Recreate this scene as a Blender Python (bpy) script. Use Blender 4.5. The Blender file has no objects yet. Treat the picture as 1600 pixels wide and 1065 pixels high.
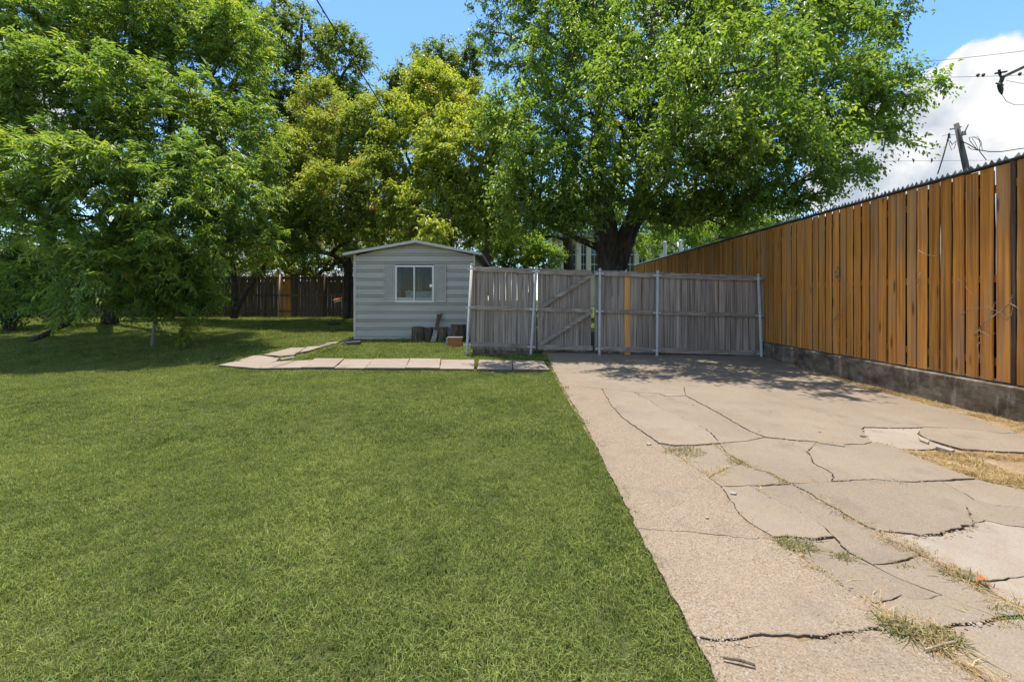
import bpy, bmesh, math, random
import numpy as np
from mathutils import Vector, Matrix, Euler, noise as mnoise

random.seed(7)
R = math.radians
SC = bpy.context.scene
COL = SC.collection

# ------------------------------------------------------------------ camera, sky, sun, exposure
FPX, CX, CY, CAMH = 640.0, 800.0, 470.0, 1.30
cam_d = bpy.data.cameras.new('camera')
cam = bpy.data.objects.new('camera', cam_d); COL.objects.link(cam)
cam.location = (0, 0, CAMH); cam.rotation_euler = (R(90), 0, 0)
cam_d.sensor_width = 36.0; cam_d.lens = 36.0 * FPX / 1600.0
cam_d.shift_y = -(532.5 - CY) / 1600.0
cam_d.clip_start = 0.05; cam_d.clip_end = 5000
SC.camera = cam

SUN_EL, SUN_AZ = 79.0, -8.0          # azimuth from +Y towards +X
world = bpy.data.worlds.new('World'); SC.world = world; world.use_nodes = True
def build_world():
    nt = world.node_tree; nt.nodes.clear(); N = nt.nodes.new; L = nt.links.new
    out = N('ShaderNodeOutputWorld'); bg = N('ShaderNodeBackground'); L(bg.outputs[0], out.inputs[0])
    bg.inputs[1].default_value = 0.15
    sky = N('ShaderNodeTexSky'); sky.sky_type = 'NISHITA'; sky.sun_disc = False
    sky.sun_elevation = R(SUN_EL); sky.sun_rotation = R(SUN_AZ)
    sky.air_density = 1.0; sky.dust_density = 0.35; sky.ozone_density = 3.0
    tc = N('ShaderNodeTexCoord')
    nrm = N('ShaderNodeVectorMath'); nrm.operation = 'NORMALIZE'; L(tc.outputs['Generated'], nrm.inputs[0])
    sep = N('ShaderNodeSeparateXYZ'); L(nrm.outputs[0], sep.inputs[0])
    za = N('ShaderNodeMath'); za.operation = 'ADD'; L(sep.outputs[2], za.inputs[0]); za.inputs[1].default_value = 0.30
    zm = N('ShaderNodeMath'); zm.operation = 'MAXIMUM'; L(za.outputs[0], zm.inputs[0]); zm.inputs[1].default_value = 0.08
    dx = N('ShaderNodeMath'); dx.operation = 'DIVIDE'; L(sep.outputs[0], dx.inputs[0]); L(zm.outputs[0], dx.inputs[1])
    dy = N('ShaderNodeMath'); dy.operation = 'DIVIDE'; L(sep.outputs[1], dy.inputs[0]); L(zm.outputs[0], dy.inputs[1])
    cb = N('ShaderNodeCombineXYZ'); L(dx.outputs[0], cb.inputs[0]); L(dy.outputs[0], cb.inputs[1])
    n1 = N('ShaderNodeTexNoise'); n1.inputs['Scale'].default_value = 1.7; n1.inputs['Detail'].default_value = 9
    n1.inputs['Roughness'].default_value = 0.56; L(cb.outputs[0], n1.inputs['Vector'])
    n2 = N('ShaderNodeTexNoise'); n2.inputs['Scale'].default_value = 8.0; n2.inputs['Detail'].default_value = 8
    n2.inputs['Roughness'].default_value = 0.6; L(nrm.outputs[0], n2.inputs['Vector'])
    mixn = N('ShaderNodeMath'); mixn.operation = 'MULTIPLY_ADD'
    L(n2.outputs[0], mixn.inputs[0]); mixn.inputs[1].default_value = 0.85; L(n1.outputs[0], mixn.inputs[2])
    acc = mixn.outputs[0]
    def lobe(px, py, tight, amp):
        nonlocal acc
        d = Vector(((px - CX) / FPX, 1.0, (CY - py) / FPX)).normalized()
        dt = N('ShaderNodeVectorMath'); dt.operation = 'DOT_PRODUCT'; L(nrm.outputs[0], dt.inputs[0]); dt.inputs[1].default_value = d
        mr = N('ShaderNodeMapRange'); mr.interpolation_type = 'SMOOTHSTEP'
        L(dt.outputs['Value'], mr.inputs[0]); mr.inputs[1].default_value = math.cos(tight); mr.inputs[2].default_value = 1.0
        mr.inputs[3].default_value = 0.0; mr.inputs[4].default_value = amp
        ad = N('ShaderNodeMath'); ad.operation = 'ADD'; L(acc, ad.inputs[0]); L(mr.outputs[0], ad.inputs[1]); acc = ad.outputs[0]
    lobe(1570, 215, 0.22, 0.40); lobe(1420, 235, 0.18, 0.28); lobe(1390, -5, 0.13, 0.34)
    lobe(440, -25, 0.14, 0.34); lobe(680, 60, 0.42, -0.42); lobe(1510, 40, 0.20, -0.42); lobe(1548, 72, 0.05, 0.16)
    cr = N('ShaderNodeMapRange'); cr.interpolation_type = 'SMOOTHSTEP'; L(acc, cr.inputs[0])
    cr.inputs[1].default_value = 0.93; cr.inputs[2].default_value = 1.03  # cover raised so that added cloud outside the view whitens the fill light
    # cloud shading: soft grey-blue undersides from a second noise
    n3 = N('ShaderNodeTexNoise'); n3.inputs['Scale'].default_value = 9.0; n3.inputs['Detail'].default_value = 9; L(nrm.outputs[0], n3.inputs['Vector'])
    ramp = N('ShaderNodeValToRGB'); L(n3.outputs[0], ramp.inputs[0])
    ramp.color_ramp.elements[0].position = 0.42; ramp.color_ramp.elements[0].color = (1.10, 1.26, 1.50, 1)
    ramp.color_ramp.elements[1].position = 0.60; ramp.color_ramp.elements[1].color = (2.15, 2.14, 2.12, 1)
    mx = N('ShaderNodeMixRGB'); L(cr.outputs[0], mx.inputs[0])
    hs = N('ShaderNodeHueSaturation'); hs.inputs['Saturation'].default_value = 1.17; hs.inputs['Value'].default_value = 0.60; L(sky.outputs[0], hs.inputs['Color']); L(hs.outputs[0], mx.inputs[1]); L(ramp.outputs[0], mx.inputs[2])
    L(mx.outputs[0], bg.inputs[0])
build_world()

sun_d = bpy.data.lights.new('sun', 'SUN'); sun_d.energy = 2.2; sun_d.angle = R(0.53); sun_d.color = (1.0, 0.94, 0.84)
sun = bpy.data.objects.new('sun', sun_d); COL.objects.link(sun)
_sd = Vector((math.sin(R(SUN_AZ)) * math.cos(R(SUN_EL)), math.cos(R(SUN_AZ)) * math.cos(R(SUN_EL)), math.sin(R(SUN_EL))))
sun.rotation_euler = _sd.to_track_quat('Z', 'Y').to_euler(); sun.location = (0, 0, 30)

SC.view_settings.view_transform = 'Standard'; SC.view_settings.look = 'None'
SC.view_settings.exposure = 1.7; SC.view_settings.gamma = 1.0; SC.view_settings.use_curve_mapping = False
SC.render.engine = 'CYCLES'
SC.cycles.use_denoising = True
SC.cycles.max_bounces = 8; SC.cycles.diffuse_bounces = 5; SC.cycles.transmission_bounces = 5; SC.cycles.glossy_bounces = 3
SC.cycles.caustics_reflective = False; SC.cycles.caustics_refractive = False

# ------------------------------------------------------------------ placing helpers
def gz(y):
    """height of the gently rising yard"""
    t = y - 7.0
    if t <= 0: return 0.0
    if t < 2: return 0.013 * t * t
    if y < 24: return 0.052 * (t - 1)
    return 0.052 * 16 + 0.01 * min(y - 24, 60)
def W(px, py, Y): return Vector(((px - CX) * Y / FPX, Y, CAMH + (CY - py) * Y / FPX))
def G(px, py, lift=0.0):
    y = FPX * CAMH / max(py - CY, 1)
    for _ in range(40): y = FPX * (CAMH - gz(y) - lift) / max(py - CY, 1)
    return Vector(((px - CX) * y / FPX, y, gz(y) + lift))
def wall_x(y): return 5.30 + 0.04 * (y - 4.2)      # face of the low wall along the drive

# ------------------------------------------------------------------ mesh helpers
def link(o, parent=None):
    COL.objects.link(o)
    if parent is not None: o.parent = parent
    return o
def tag(o, label=None, cat=None, group=None, kind=None):
    if label: o['label'] = label
    if cat: o['category'] = cat
    if group: o['group'] = group
    if kind: o['kind'] = kind
    return o
def empty(name, loc=(0, 0, 0), rz=0.0):
    o = bpy.data.objects.new(name, None); o.location = loc; o.rotation_euler = (0, 0, rz); o.empty_display_size = 0.1
    COL.objects.link(o); return o
class MB:
    def __init__(s): s.v = []; s.f = []
    def add(s, vs, fs):
        n = len(s.v); s.v += [tuple(v) for v in vs]; s.f += [tuple(i + n for i in f) for f in fs]; return s
    def box(s, x0, x1, y0, y1, z0, z1):
        vs = [(x0,y0,z0),(x1,y0,z0),(x1,y1,z0),(x0,y1,z0),(x0,y0,z1),(x1,y0,z1),(x1,y1,z1),(x0,y1,z1)]
        return s.add(vs, [(0,3,2,1),(4,5,6,7),(0,1,5,4),(1,2,6,5),(2,3,7,6),(3,0,4,7)])
    def bar(s, a, b, w, d, up=(0, 0, 1)):
        """box from a to b, w across, d thick"""
        a = Vector(a); b = Vector(b); t = (b - a).normalized(); u = Vector(up)
        if abs(t.dot(u)) > 0.98: u = Vector((0, 1, 0))
        sx = t.cross(u).normalized(); sy = sx.cross(t).normalized()
        vs = []
        for p in (a, b):
            for i, j in ((-1,-1),(1,-1),(1,1),(-1,1)): vs.append(p + sx * (i * d / 2) + sy * (j * w / 2))
        return s.add(vs, [(0,3,2,1),(4,5,6,7),(0,1,5,4),(1,2,6,5),(2,3,7,6),(3,0,4,7)])
    def tube(s, pts, rad, n=8, caps=True):
        pts = [Vector(p) for p in pts]; m = len(pts)
        if not hasattr(rad, '__len__'): rad = [rad] * m
        vs = []; ref = Vector((0.3, 0.5, 0.81))
        for i, p in enumerate(pts):
            t = (pts[min(i + 1, m - 1)] - pts[max(i - 1, 0)]).normalized()
            if abs(t.dot(ref)) > 0.95: ref = Vector((1, 0, 0))
            u = (ref - t * ref.dot(t)).normalized(); w = t.cross(u); ref = u
            for k in range(n):
                a = 2 * math.pi * k / n; vs.append(p + (u * math.cos(a) + w * math.sin(a)) * rad[i])
        fs = [(i*n+k, i*n+(k+1)%n, (i+1)*n+(k+1)%n, (i+1)*n+k) for i in range(m-1) for k in range(n)]
        if caps: fs += [tuple(range(n-1, -1, -1)), tuple(range((m-1)*n, m*n))]
        return s.add(vs, fs)
    def build(s, name, mat, parent=None, smooth=False, bevel=0.0):
        me = bpy.data.meshes.new(name); me.from_pydata(s.v, [], s.f)
        if mat: me.materials.append(mat)
        if smooth: me.polygons.foreach_set('use_smooth', [True] * len(me.polygons))
        if bevel > 0:
            bm = bmesh.new(); bm.from_mesh(me)
            bmesh.ops.bevel(bm, geom=bm.edges[:], offset=bevel, segments=1, affect='EDGES'); bm.to_mesh(me); bm.free()
        me.update()
        return link(bpy.data.objects.new(name, me), parent)
def share(name, me, parent=None, loc=(0,0,0), rot=(0,0,0), scale=(1,1,1)):
    o = bpy.data.objects.new(name, me); o.location = loc; o.rotation_euler = rot; o.scale = scale
    return link(o, parent)

# ------------------------------------------------------------------ materials
class NT:
    def __init__(s, name):
        s.m = bpy.data.materials.new(name); s.m.use_nodes = True; s.t = s.m.node_tree; s.t.nodes.clear()
        s.out = s.n('ShaderNodeOutputMaterial'); s.b = s.n('ShaderNodeBsdfPrincipled'); s.l(s.b.outputs[0], s.out.inputs[0])
    def n(s, k, **kw):
        nd = s.t.nodes.new(k)
        for a, v in kw.items(): setattr(nd, a, v)
        return nd
    def l(s, a, b): s.t.links.new(a, b)
    def setv(s, sock, v):
        if hasattr(v, 'is_output') or isinstance(v, bpy.types.NodeSocket): s.l(v, sock)
        else: sock.default_value = v
    def noise(s, vec, scale, detail=4, rough=0.55, out=0):
        nd = s.n('ShaderNodeTexNoise'); nd.inputs['Scale'].default_value = scale; nd.inputs['Detail'].default_value = detail
        nd.inputs['Roughness'].default_value = rough
        if vec is not None: s.l(vec, nd.inputs['Vector'])
        return nd.outputs[out]
    def ramp(s, fac, stops):
        nd = s.n('ShaderNodeValToRGB'); s.l(fac, nd.inputs[0]); e = nd.color_ramp.elements
        while len(e) < len(stops): e.new(0.5)
        for i, (p, c) in enumerate(stops): e[i].position = p; e[i].color = (c[0], c[1], c[2], 1) if hasattr(c, '__len__') else (c, c, c, 1)
        return nd.outputs[0]
    def mix(s, fac, a, b, mode='MIX'):
        nd = s.n('ShaderNodeMixRGB', blend_type=mode)
        for sock, v in zip(nd.inputs, (fac, a, b)):
            if isinstance(v, bpy.types.NodeSocket): s.l(v, sock)
            elif hasattr(v, '__len__'): sock.default_value = (v[0], v[1], v[2], 1)
            elif sock.type == 'RGBA': sock.default_value = (v, v, v, 1)
            else: sock.default_value = v
        return nd.outputs[0]
    def math(s, op, a, b=0.0):
        nd = s.n('ShaderNodeMath', operation=op); s.setv(nd.inputs[0], a); s.setv(nd.inputs[1], b); return nd.outputs[0]
    def vmul(s, vec, k):
        nd = s.n('ShaderNodeVectorMath', operation='MULTIPLY'); s.l(vec, nd.inputs[0]); nd.inputs[1].default_value = k; return nd.outputs[0]
    def pos(s): return s.n('ShaderNodeNewGeometry').outputs['Position']
    def obj(s): return s.n('ShaderNodeTexCoord').outputs['Object']
    def rnd(s): return s.n('ShaderNodeObjectInfo').outputs['Random']
    def bump(s, h, strength=0.3, dist=0.01, prev=None):
        nd = s.n('ShaderNodeBump'); nd.inputs['Strength'].default_value = strength; nd.inputs['Distance'].default_value = dist
        s.l(h, nd.inputs['Height'])
        if prev is not None: s.l(prev, nd.inputs['Normal'])
        return nd.outputs[0]
    def done(s, col=None, rough=0.8, normal=None, spec=0.3, metal=0.0):
        if col is not None:
            if isinstance(col, bpy.types.NodeSocket): s.l(col, s.b.inputs['Base Color'])
            else: s.b.inputs['Base Color'].default_value = (col[0], col[1], col[2], 1)
        s.setv(s.b.inputs['Roughness'], rough); s.b.inputs['Specular IOR Level'].default_value = spec
        s.b.inputs['Metallic'].default_value = metal
        if normal is not None: s.l(normal, s.b.inputs['Normal'])
        return s.m

def obj_offset(t, vec):
    r = t.rnd(); m = t.math('MULTIPLY', r, 37.0); c = t.n('ShaderNodeCombineXYZ'); t.l(m, c.inputs[0]); t.l(m, c.inputs[1]); t.l(m, c.inputs[2])
    a = t.n('ShaderNodeVectorMath', operation='ADD'); t.l(vec, a.inputs[0]); t.l(c.outputs[0], a.inputs[1]); return a.outputs[0]

def wood(name, cols, grain=(26, 26, 1.6), var=0.35, rough=0.8, stain=None, knots=0.5, stain_amt=0.6, streak=None):
    """boards: long grain along the object's z, one tone per board"""
    t = NT(name); v = obj_offset(t, t.obj()); g = t.noise(t.vmul(v, grain), 1.0, 6, 0.62)
    c = t.ramp(g, [(0.30, cols[0]), (0.52, cols[1]), (0.75, cols[2])])
    tone = t.math('ADD', t.math('MULTIPLY', t.rnd(), var), 1.0 - var * 0.55)
    c = t.mix(1.0, c, tone, 'MULTIPLY')
    if stain is not None:
        s = t.noise(t.vmul(v, (5, 5, 1.7)), 1.0, 5, 0.6); s = t.ramp(s, [(0.48, 0.0), (0.68, stain_amt)])
        c = t.mix(s, c, stain)
    if streak is not None:
        s2 = t.noise(t.vmul(v, (11, 11, 0.55)), 1.0, 5, 0.65); c = t.mix(t.ramp(s2, [(0.54, 0.0), (0.70, 0.75)]), c, streak)
    if knots > 0:
        vo = t.n('ShaderNodeTexVoronoi'); vo.inputs['Scale'].default_value = 1.0; t.l(t.vmul(v, (6, 6, 2.6)), vo.inputs['Vector'])
        k = t.ramp(vo.outputs['Distance'], [(0.06, knots), (0.14, 0.0)]); c = t.mix(k, c, tuple(x * 0.3 for x in cols[0]))
    n = t.bump(g, 0.35, 0.004)
    return t.done(c, rough, n, 0.2)

def bark(name, a, b):
    t = NT(name); p = t.pos(); g = t.noise(t.vmul(p, (14, 14, 3.5)), 1.0, 6, 0.65)
    c = t.ramp(g, [(0.3, a), (0.7, b)]); return t.done(c, 0.9, t.bump(g, 0.8, 0.03), 0.1)

def leaf_mat(name, dark, mid, light, transl=0.4, rough=0.42, odd=None):
    t = NT(name); at = t.n('ShaderNodeAttribute'); at.attribute_name = 'tint'
    sep = t.n('ShaderNodeSeparateColor'); t.l(at.outputs['Color'], sep.inputs[0])
    c = t.ramp(sep.outputs[0], [(0.0, dark), (0.5, mid), (1.0, light)])
    if odd is not None: c = t.mix(sep.outputs[2], c, odd)
    t.l(c, t.b.inputs['Base Color']); t.b.inputs['Roughness'].default_value = rough; t.b.inputs['Specular IOR Level'].default_value = 0.6
    tr = t.n('ShaderNodeBsdfTranslucent'); t.l(t.mix(1.0, c, (1.55, 1.5, 0.55), 'MULTIPLY'), tr.inputs[0])
    ms = t.n('ShaderNodeMixShader'); ms.inputs[0].default_value = transl; t.l(t.b.outputs[0], ms.inputs[1]); t.l(tr.outputs[0], ms.inputs[2])
    t.l(ms.outputs[0], t.out.inputs[0]); return t.m

def plain(name, col, rough=0.6, metal=0.0, spec=0.4, var=0.12, scale=6.0):
    t = NT(name); n = t.noise(t.pos(), scale, 5, 0.6)
    c = t.ramp(n, [(0.3, tuple(x * (1 - var) for x in col)), (0.7, tuple(min(1, x * (1 + var)) for x in col))])
    return t.done(c, rough, None, spec, metal)

def concrete(name, base, agg=0.0, warm=(0.44, 0.33, 0.23), lo=0.8, bump=0.25):
    t = NT(name); p = obj_offset(t, t.pos()); q = t.pos()
    big = t.noise(q, 1.3, 5, 0.6); mid = t.noise(q, 9.0, 5, 0.65); fine = t.noise(q, 240.0, 3, 0.7)
    tone = t.math('ADD', t.math('MULTIPLY', t.rnd(), 0.14), 0.92)
    c = t.ramp(big, [(0.3, tuple(x * lo for x in base)), (0.7, tuple(x * 1.1 for x in base))])
    c = t.mix(t.ramp(mid, [(0.40, 0.0), (0.70, 0.65)]), c, warm)
    c = t.mix(1.0, c, t.ramp(fine, [(0.28, 0.72), (0.72, 1.22)]), 'MULTIPLY')
    c = t.mix(1.0, c, tone, 'MULTIPLY')
    if agg > 0:
        vo = t.n('ShaderNodeTexVoronoi'); vo.inputs['Scale'].default_value = 190.0; t.l(q, vo.inputs['Vector'])
        sp = t.n('ShaderNodeSeparateColor'); t.l(vo.outputs['Color'], sp.inputs[0])
        ac = t.ramp(sp.outputs[0], [(0.0, (0.085, 0.065, 0.05)), (0.25, (0.20, 0.15, 0.105)), (0.55, (0.30, 0.235, 0.165)), (0.8, (0.30, 0.20, 0.12)), (0.96, (0.37, 0.33, 0.28))])
        msk = t.noise(q, 2.2, 4, 0.6); msk = t.ramp(msk, [(0.25, agg * 0.45), (0.6, agg)])
        c = t.mix(msk, c, ac)
    # dark damp-looking old stains with their own shape
    st = t.noise(q, 2.7, 6, 0.7); c = t.mix(t.ramp(st, [(0.54, 0.0), (0.74, 0.5)]), c, (0.13, 0.105, 0.082))
    n = t.bump(fine, bump, 0.004); n = t.bump(mid, 0.25, 0.012, n)
    return t.done(c, 0.88, n, 0.2)

M = {}
M['orange'] = wood('stained cedar', [(0.34, 0.120, 0.022), (0.65, 0.255, 0.048), (0.80, 0.385, 0.098)], (24, 24, 1.3), 0.46, 0.8, (0.36, 0.255, 0.165), 0.8, 0.65, (0.12, 0.062, 0.028))
M['orange_new'] = wood('new cedar board', [(0.50, 0.22, 0.06), (0.62, 0.30, 0.09), (0.70, 0.38, 0.13)], (20, 20, 1.5), 0.1, 0.75, None, 0.2)
M['grey_wood'] = wood('weathered grey board', [(0.11, 0.086, 0.066), (0.305, 0.246, 0.195), (0.50, 0.42, 0.345)], (30, 30, 1.4), 0.36, 0.9, (0.27, 0.175, 0.125), 0.3, 0.5)
M['rail_wood'] = wood('weathered grey rail', [(0.16, 0.122, 0.092), (0.33, 0.26, 0.20), (0.47, 0.385, 0.31)], (1.4, 30, 30), 0.25, 0.9, (0.12, 0.10, 0.085), 0.3, 0.5)
M['brown_wood'] = wood('old brown board', [(0.075, 0.05, 0.034), (0.15, 0.10, 0.07), (0.25, 0.185, 0.14)], (30, 30, 1.4), 0.5, 0.9, (0.06, 0.05, 0.04), 0.3, 0.5)
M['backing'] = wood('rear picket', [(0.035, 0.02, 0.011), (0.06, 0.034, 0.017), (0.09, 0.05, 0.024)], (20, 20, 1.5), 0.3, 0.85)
M['galv'] = plain('galvanised pipe', (0.47, 0.435, 0.38), 0.6, 0.0, 0.3, 0.15, 18)
M['clamp'] = plain('zinc clamp', (0.50, 0.50, 0.49), 0.45, 0.4, 0.5, 0.1, 30)
M['spike'] = plain('dull steel spike', (0.30, 0.32, 0.34), 0.40, 0.75, 0.5, 0.2, 20)
M['black'] = plain('black plastic', (0.022, 0.024, 0.028), 0.5)
M['cable'] = plain('cable jacket', (0.02, 0.02, 0.022), 0.6)
M['pole'] = wood('pole timber', [(0.09, 0.075, 0.062), (0.17, 0.145, 0.125), (0.27, 0.235, 0.205)], (16, 16, 1.2), 0.1, 0.9, None, 0.0)
M['drive'] = concrete('driveway concrete', (0.255, 0.210, 0.160), 0.28, (0.255, 0.188, 0.122))
M['apron'] = concrete('exposed aggregate', (0.262, 0.208, 0.150), 0.65, (0.255, 0.182, 0.115), 0.88, 0.4)
M['pale'] = concrete('pale worn concrete', (0.325, 0.275, 0.22), 0.15, (0.28, 0.21, 0.15), 0.85)
M['path'] = concrete('path concrete', (0.30, 0.245, 0.195), 0.08, (0.28, 0.215, 0.16), 0.9)
M['chip'] = concrete('broken concrete', (0.34, 0.30, 0.25), 0.0)

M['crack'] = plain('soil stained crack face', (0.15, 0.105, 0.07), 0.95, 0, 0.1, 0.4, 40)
def mat_wall():
    t = NT('stained wall concrete'); p = t.pos(); big = t.noise(t.vmul(p, (1, 1.1, 2.2)), 2.4, 7, 0.7); mid = t.noise(p, 8, 6, 0.7); fine = t.noise(p, 160, 3, 0.7)
    c = t.ramp(big, [(0.36, (0.075, 0.056, 0.038)), (0.50, (0.20, 0.155, 0.11)), (0.66, (0.34, 0.28, 0.21))])
    c = t.mix(t.ramp(mid, [(0.44, 0.0), (0.66, 0.75)]), c, (0.13, 0.09, 0.058))
    sm = t.noise(t.vmul(p, (1, 5, 1.2)), 2.0, 6, 0.7); c = t.mix(t.ramp(sm, [(0.55, 0.0), (0.72, 0.7)]), c, (0.42, 0.37, 0.30))
    c = t.mix(1.0, c, t.ramp(fine, [(0.3, 0.65), (0.7, 1.25)]), 'MULTIPLY')
    return t.done(c, 0.92, t.bump(fine, 0.4, 0.006, t.bump(mid, 0.5, 0.02)), 0.15)
M['wall'] = mat_wall()

def mat_ground():
    t = NT('yard soil'); p = t.pos(); a = t.noise(p, 0.9, 6, 0.6); b = t.noise(p, 30, 4, 0.7)
    c = t.ramp(a, [(0.3, (0.045, 0.058, 0.018)), (0.7, (0.085, 0.10, 0.032))]); c = t.mix(t.ramp(b, [(0.4, 0.0), (0.8, 0.6)]), c, (0.10, 0.085, 0.04))
    return t.done(c, 0.95, t.bump(b, 0.6, 0.02), 0.1)
M['ground'] = mat_ground()
def mat_dirt():
    t = NT('dry dirt'); p = t.pos(); a = t.noise(p, 2.0, 6, 0.65); b = t.noise(p, 60, 4, 0.7)
    c = t.ramp(a, [(0.3, (0.20, 0.135, 0.075)), (0.55, (0.33, 0.235, 0.14)), (0.75, (0.47, 0.39, 0.30))])
    c = t.mix(1.0, c, t.ramp(b, [(0.3, 0.6), (0.7, 1.25)]), 'MULTIPLY')
    return t.done(c, 0.95, t.bump(b, 0.7, 0.015), 0.1)
M['dirt'] = mat_dirt()

def mat_grass(name, cols, straw=0.12, transl=0.3):
    t = NT(name); p = t.pos(); a = t.noise(p, 1.1, 5, 0.6); b = t.noise(p, 6.5, 5, 0.7)
    f = t.math('ADD', t.math('MULTIPLY', a, 0.55), t.math('MULTIPLY', b, 0.55))
    c = t.ramp(f, [(0.38, cols[0]), (0.54, cols[1]), (0.70, cols[2])])
    at = t.n('ShaderNodeAttribute'); at.attribute_name = 'blade'
    sp = t.n('ShaderNodeSeparateColor'); t.l(at.outputs['Color'], sp.inputs[0])
    c = t.mix(1.0, c, t.ramp(sp.outputs[0], [(0.0, 0.5), (1.0, 1.45)]), 'MULTIPLY')
    c = t.mix(t.ramp(sp.outputs[1], [(1 - straw, 0.0), (1.0, 0.9)]), c, (0.36, 0.30, 0.13))
    t.l(c, t.b.inputs['Base Color']); t.b.inputs['Roughness'].default_value = 0.55; t.b.inputs['Specular IOR Level'].default_value = 0.25
    tr = t.n('ShaderNodeBsdfTranslucent'); t.l(t.mix(1.0, c, (1.4, 1.35, 0.7), 'MULTIPLY'), tr.inputs[0])
    ms = t.n('ShaderNodeMixShader'); ms.inputs[0].default_value = transl; t.l(t.b.outputs[0], ms.inputs[1]); t.l(tr.outputs[0], ms.inputs[2])
    t.l(ms.outputs[0], t.out.inputs[0]); return t.m
M['grass'] = mat_grass('lawn blades', [(0.098, 0.134, 0.030), (0.195, 0.240, 0.056), (0.285, 0.318, 0.088)], 0.10, 0.35)
M['straw'] = mat_grass('dry blades', [(0.30, 0.20, 0.085), (0.46, 0.32, 0.15), (0.58, 0.45, 0.25)], 0.3, 0.25)
M['weed'] = mat_grass('weed blades', [(0.13, 0.14, 0.05), (0.22, 0.21, 0.085), (0.36, 0.29, 0.14)], 0.4, 0.25)
M['weed_green'] = mat_grass('green weed blades', [(0.07, 0.13, 0.03), (0.12, 0.19, 0.05), (0.2, 0.24, 0.08)], 0.2, 0.3)

M['siding'] = None
def mat_siding():
    t = NT('painted metal siding'); p = t.pos(); a = t.noise(t.vmul(p, (0.7, 0.7, 6)), 1.0, 5, 0.6); b = t.noise(p, 3.0, 6, 0.65)
    c = t.ramp(a, [(0.3, (0.41, 0.37, 0.31)), (0.7, (0.52, 0.472, 0.40))])
    c = t.mix(t.ramp(b, [(0.55, 0.0), (0.8, 0.35)]), c, (0.40, 0.36, 0.31))
    return t.done(c, 0.45, None, 0.4)
M['siding'] = mat_siding()
M['shutter'] = plain('shutter paint', (0.46, 0.42, 0.355), 0.5, 0, 0.3, 0.08, 5)
M['trim'] = plain('pale trim', (0.56, 0.51, 0.435), 0.5, 0, 0.4, 0.08, 4)
M['roof'] = plain('tan roof sheet', (0.45, 0.41, 0.36), 0.5, 0.1, 0.4, 0.15, 3)
M['frame'] = plain('almond window frame', (0.74, 0.70, 0.64), 0.45, 0, 0.4, 0.06, 8)
M['interior'] = plain('dim shed lining', (0.07, 0.072, 0.078), 0.9)
M['white'] = plain('white plastic', (0.78, 0.78, 0.76), 0.4)
M['blanket'] = plain('grey quilt', (0.55, 0.62, 0.64), 0.95, 0, 0.1, 0.4, 14)
def mat_glass():
    t = NT('window glass'); t.b.inputs['Base Color'].default_value = (0.9, 0.95, 0.95, 1)
    gl = t.n('ShaderNodeBsdfGlossy'); gl.inputs[1].default_value = 0.01; gl.inputs[0].default_value = (1, 1, 1, 1)
    tp = t.n('ShaderNodeBsdfTransparent'); tp.inputs[0].default_value = (0.90, 0.93, 0.92, 1)
    fr = t.n('ShaderNodeFresnel'); fr.inputs[0].default_value = 1.5
    ms = t.n('ShaderNodeMixShader'); t.l(t.math('MULTIPLY', fr.outputs[0], 0.35), ms.inputs[0]); t.l(tp.outputs[0], ms.inputs[1]); t.l(gl.outputs[0], ms.inputs[2])
    t.l(ms.outputs[0], t.out.inputs[0]); return t.m
M['glass'] = mat_glass()
M['terracotta'] = plain('terracotta', (0.46, 0.165, 0.065), 0.85, 0, 0.2, 0.25, 20)
M['greybrick'] = plain('grey brick', (0.30, 0.275, 0.24), 0.9, 0, 0.2, 0.2, 20)
M['log'] = bark('stump bark', (0.045, 0.034, 0.026), (0.20, 0.15, 0.11))
M['logend'] = wood('cut wood', [(0.12, 0.09, 0.065), (0.2, 0.155, 0.11), (0.28, 0.22, 0.16)], (9, 9, 9), 0.1, 0.9, None, 0)
M['bark'] = bark('grey brown bark', (0.035, 0.028, 0.023), (0.13, 0.105, 0.085))
M['bark_pale'] = bark('pale smooth bark', (0.18, 0.155, 0.125), (0.36, 0.32, 0.27))
M['twig'] = bark('dry twig', (0.20, 0.14, 0.09), (0.45, 0.35, 0.24))
M['cream'] = plain('cream render', (0.66, 0.60, 0.47), 0.85, 0, 0.2, 0.08, 2)
M['tan'] = plain('tan shingle', (0.40, 0.33, 0.25), 0.9, 0, 0.2, 0.15, 6)
M['greyroof'] = plain('grey roof', (0.34, 0.35, 0.36), 0.8, 0, 0.2, 0.15, 4)
M['palewall'] = plain('pale house wall', (0.62, 0.60, 0.56), 0.8, 0, 0.2, 0.08, 2)
M['darkglass'] = plain('dark pane', (0.03, 0.05, 0.045), 0.08, 0, 0.6, 0.2, 1)
M['trimdark'] = plain('dark eave', (0.05, 0.045, 0.04), 0.7)

# ------------------------------------------------------------------ ground
def sheet(name, xs, ys, zf, mat):
    mb = MB(); nx, ny = len(xs), len(ys)
    mb.v = [(x, y, zf(x, y)) for y in ys for x in xs]
    mb.f = [(j*nx+i, j*nx+i+1, (j+1)*nx+i+1, (j+1)*nx+i) for j in range(ny-1) for i in range(nx-1)]
    return mb.build(name, mat, smooth=True)
_ys = [-60, -20, -6, 0] + [0.5 * i for i in range(1, 50)] + [26, 30, 36, 44, 60, 90, 150, 300, 700]
_xs = [-700, -250, -90, -45, -30, -20, -14, -9, -5, -2, 0, 0.7, 2, 4, 5.2, 6.5, 9, 14, 20, 30, 60, 150, 400, 900]
def gfun(x, y):
    z = gz(y)
    if x > 6.0: z = max(z, 0.20)
    return z
tag(sheet('ground', _xs, _ys, gfun, M['ground']), kind='structure')
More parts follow.
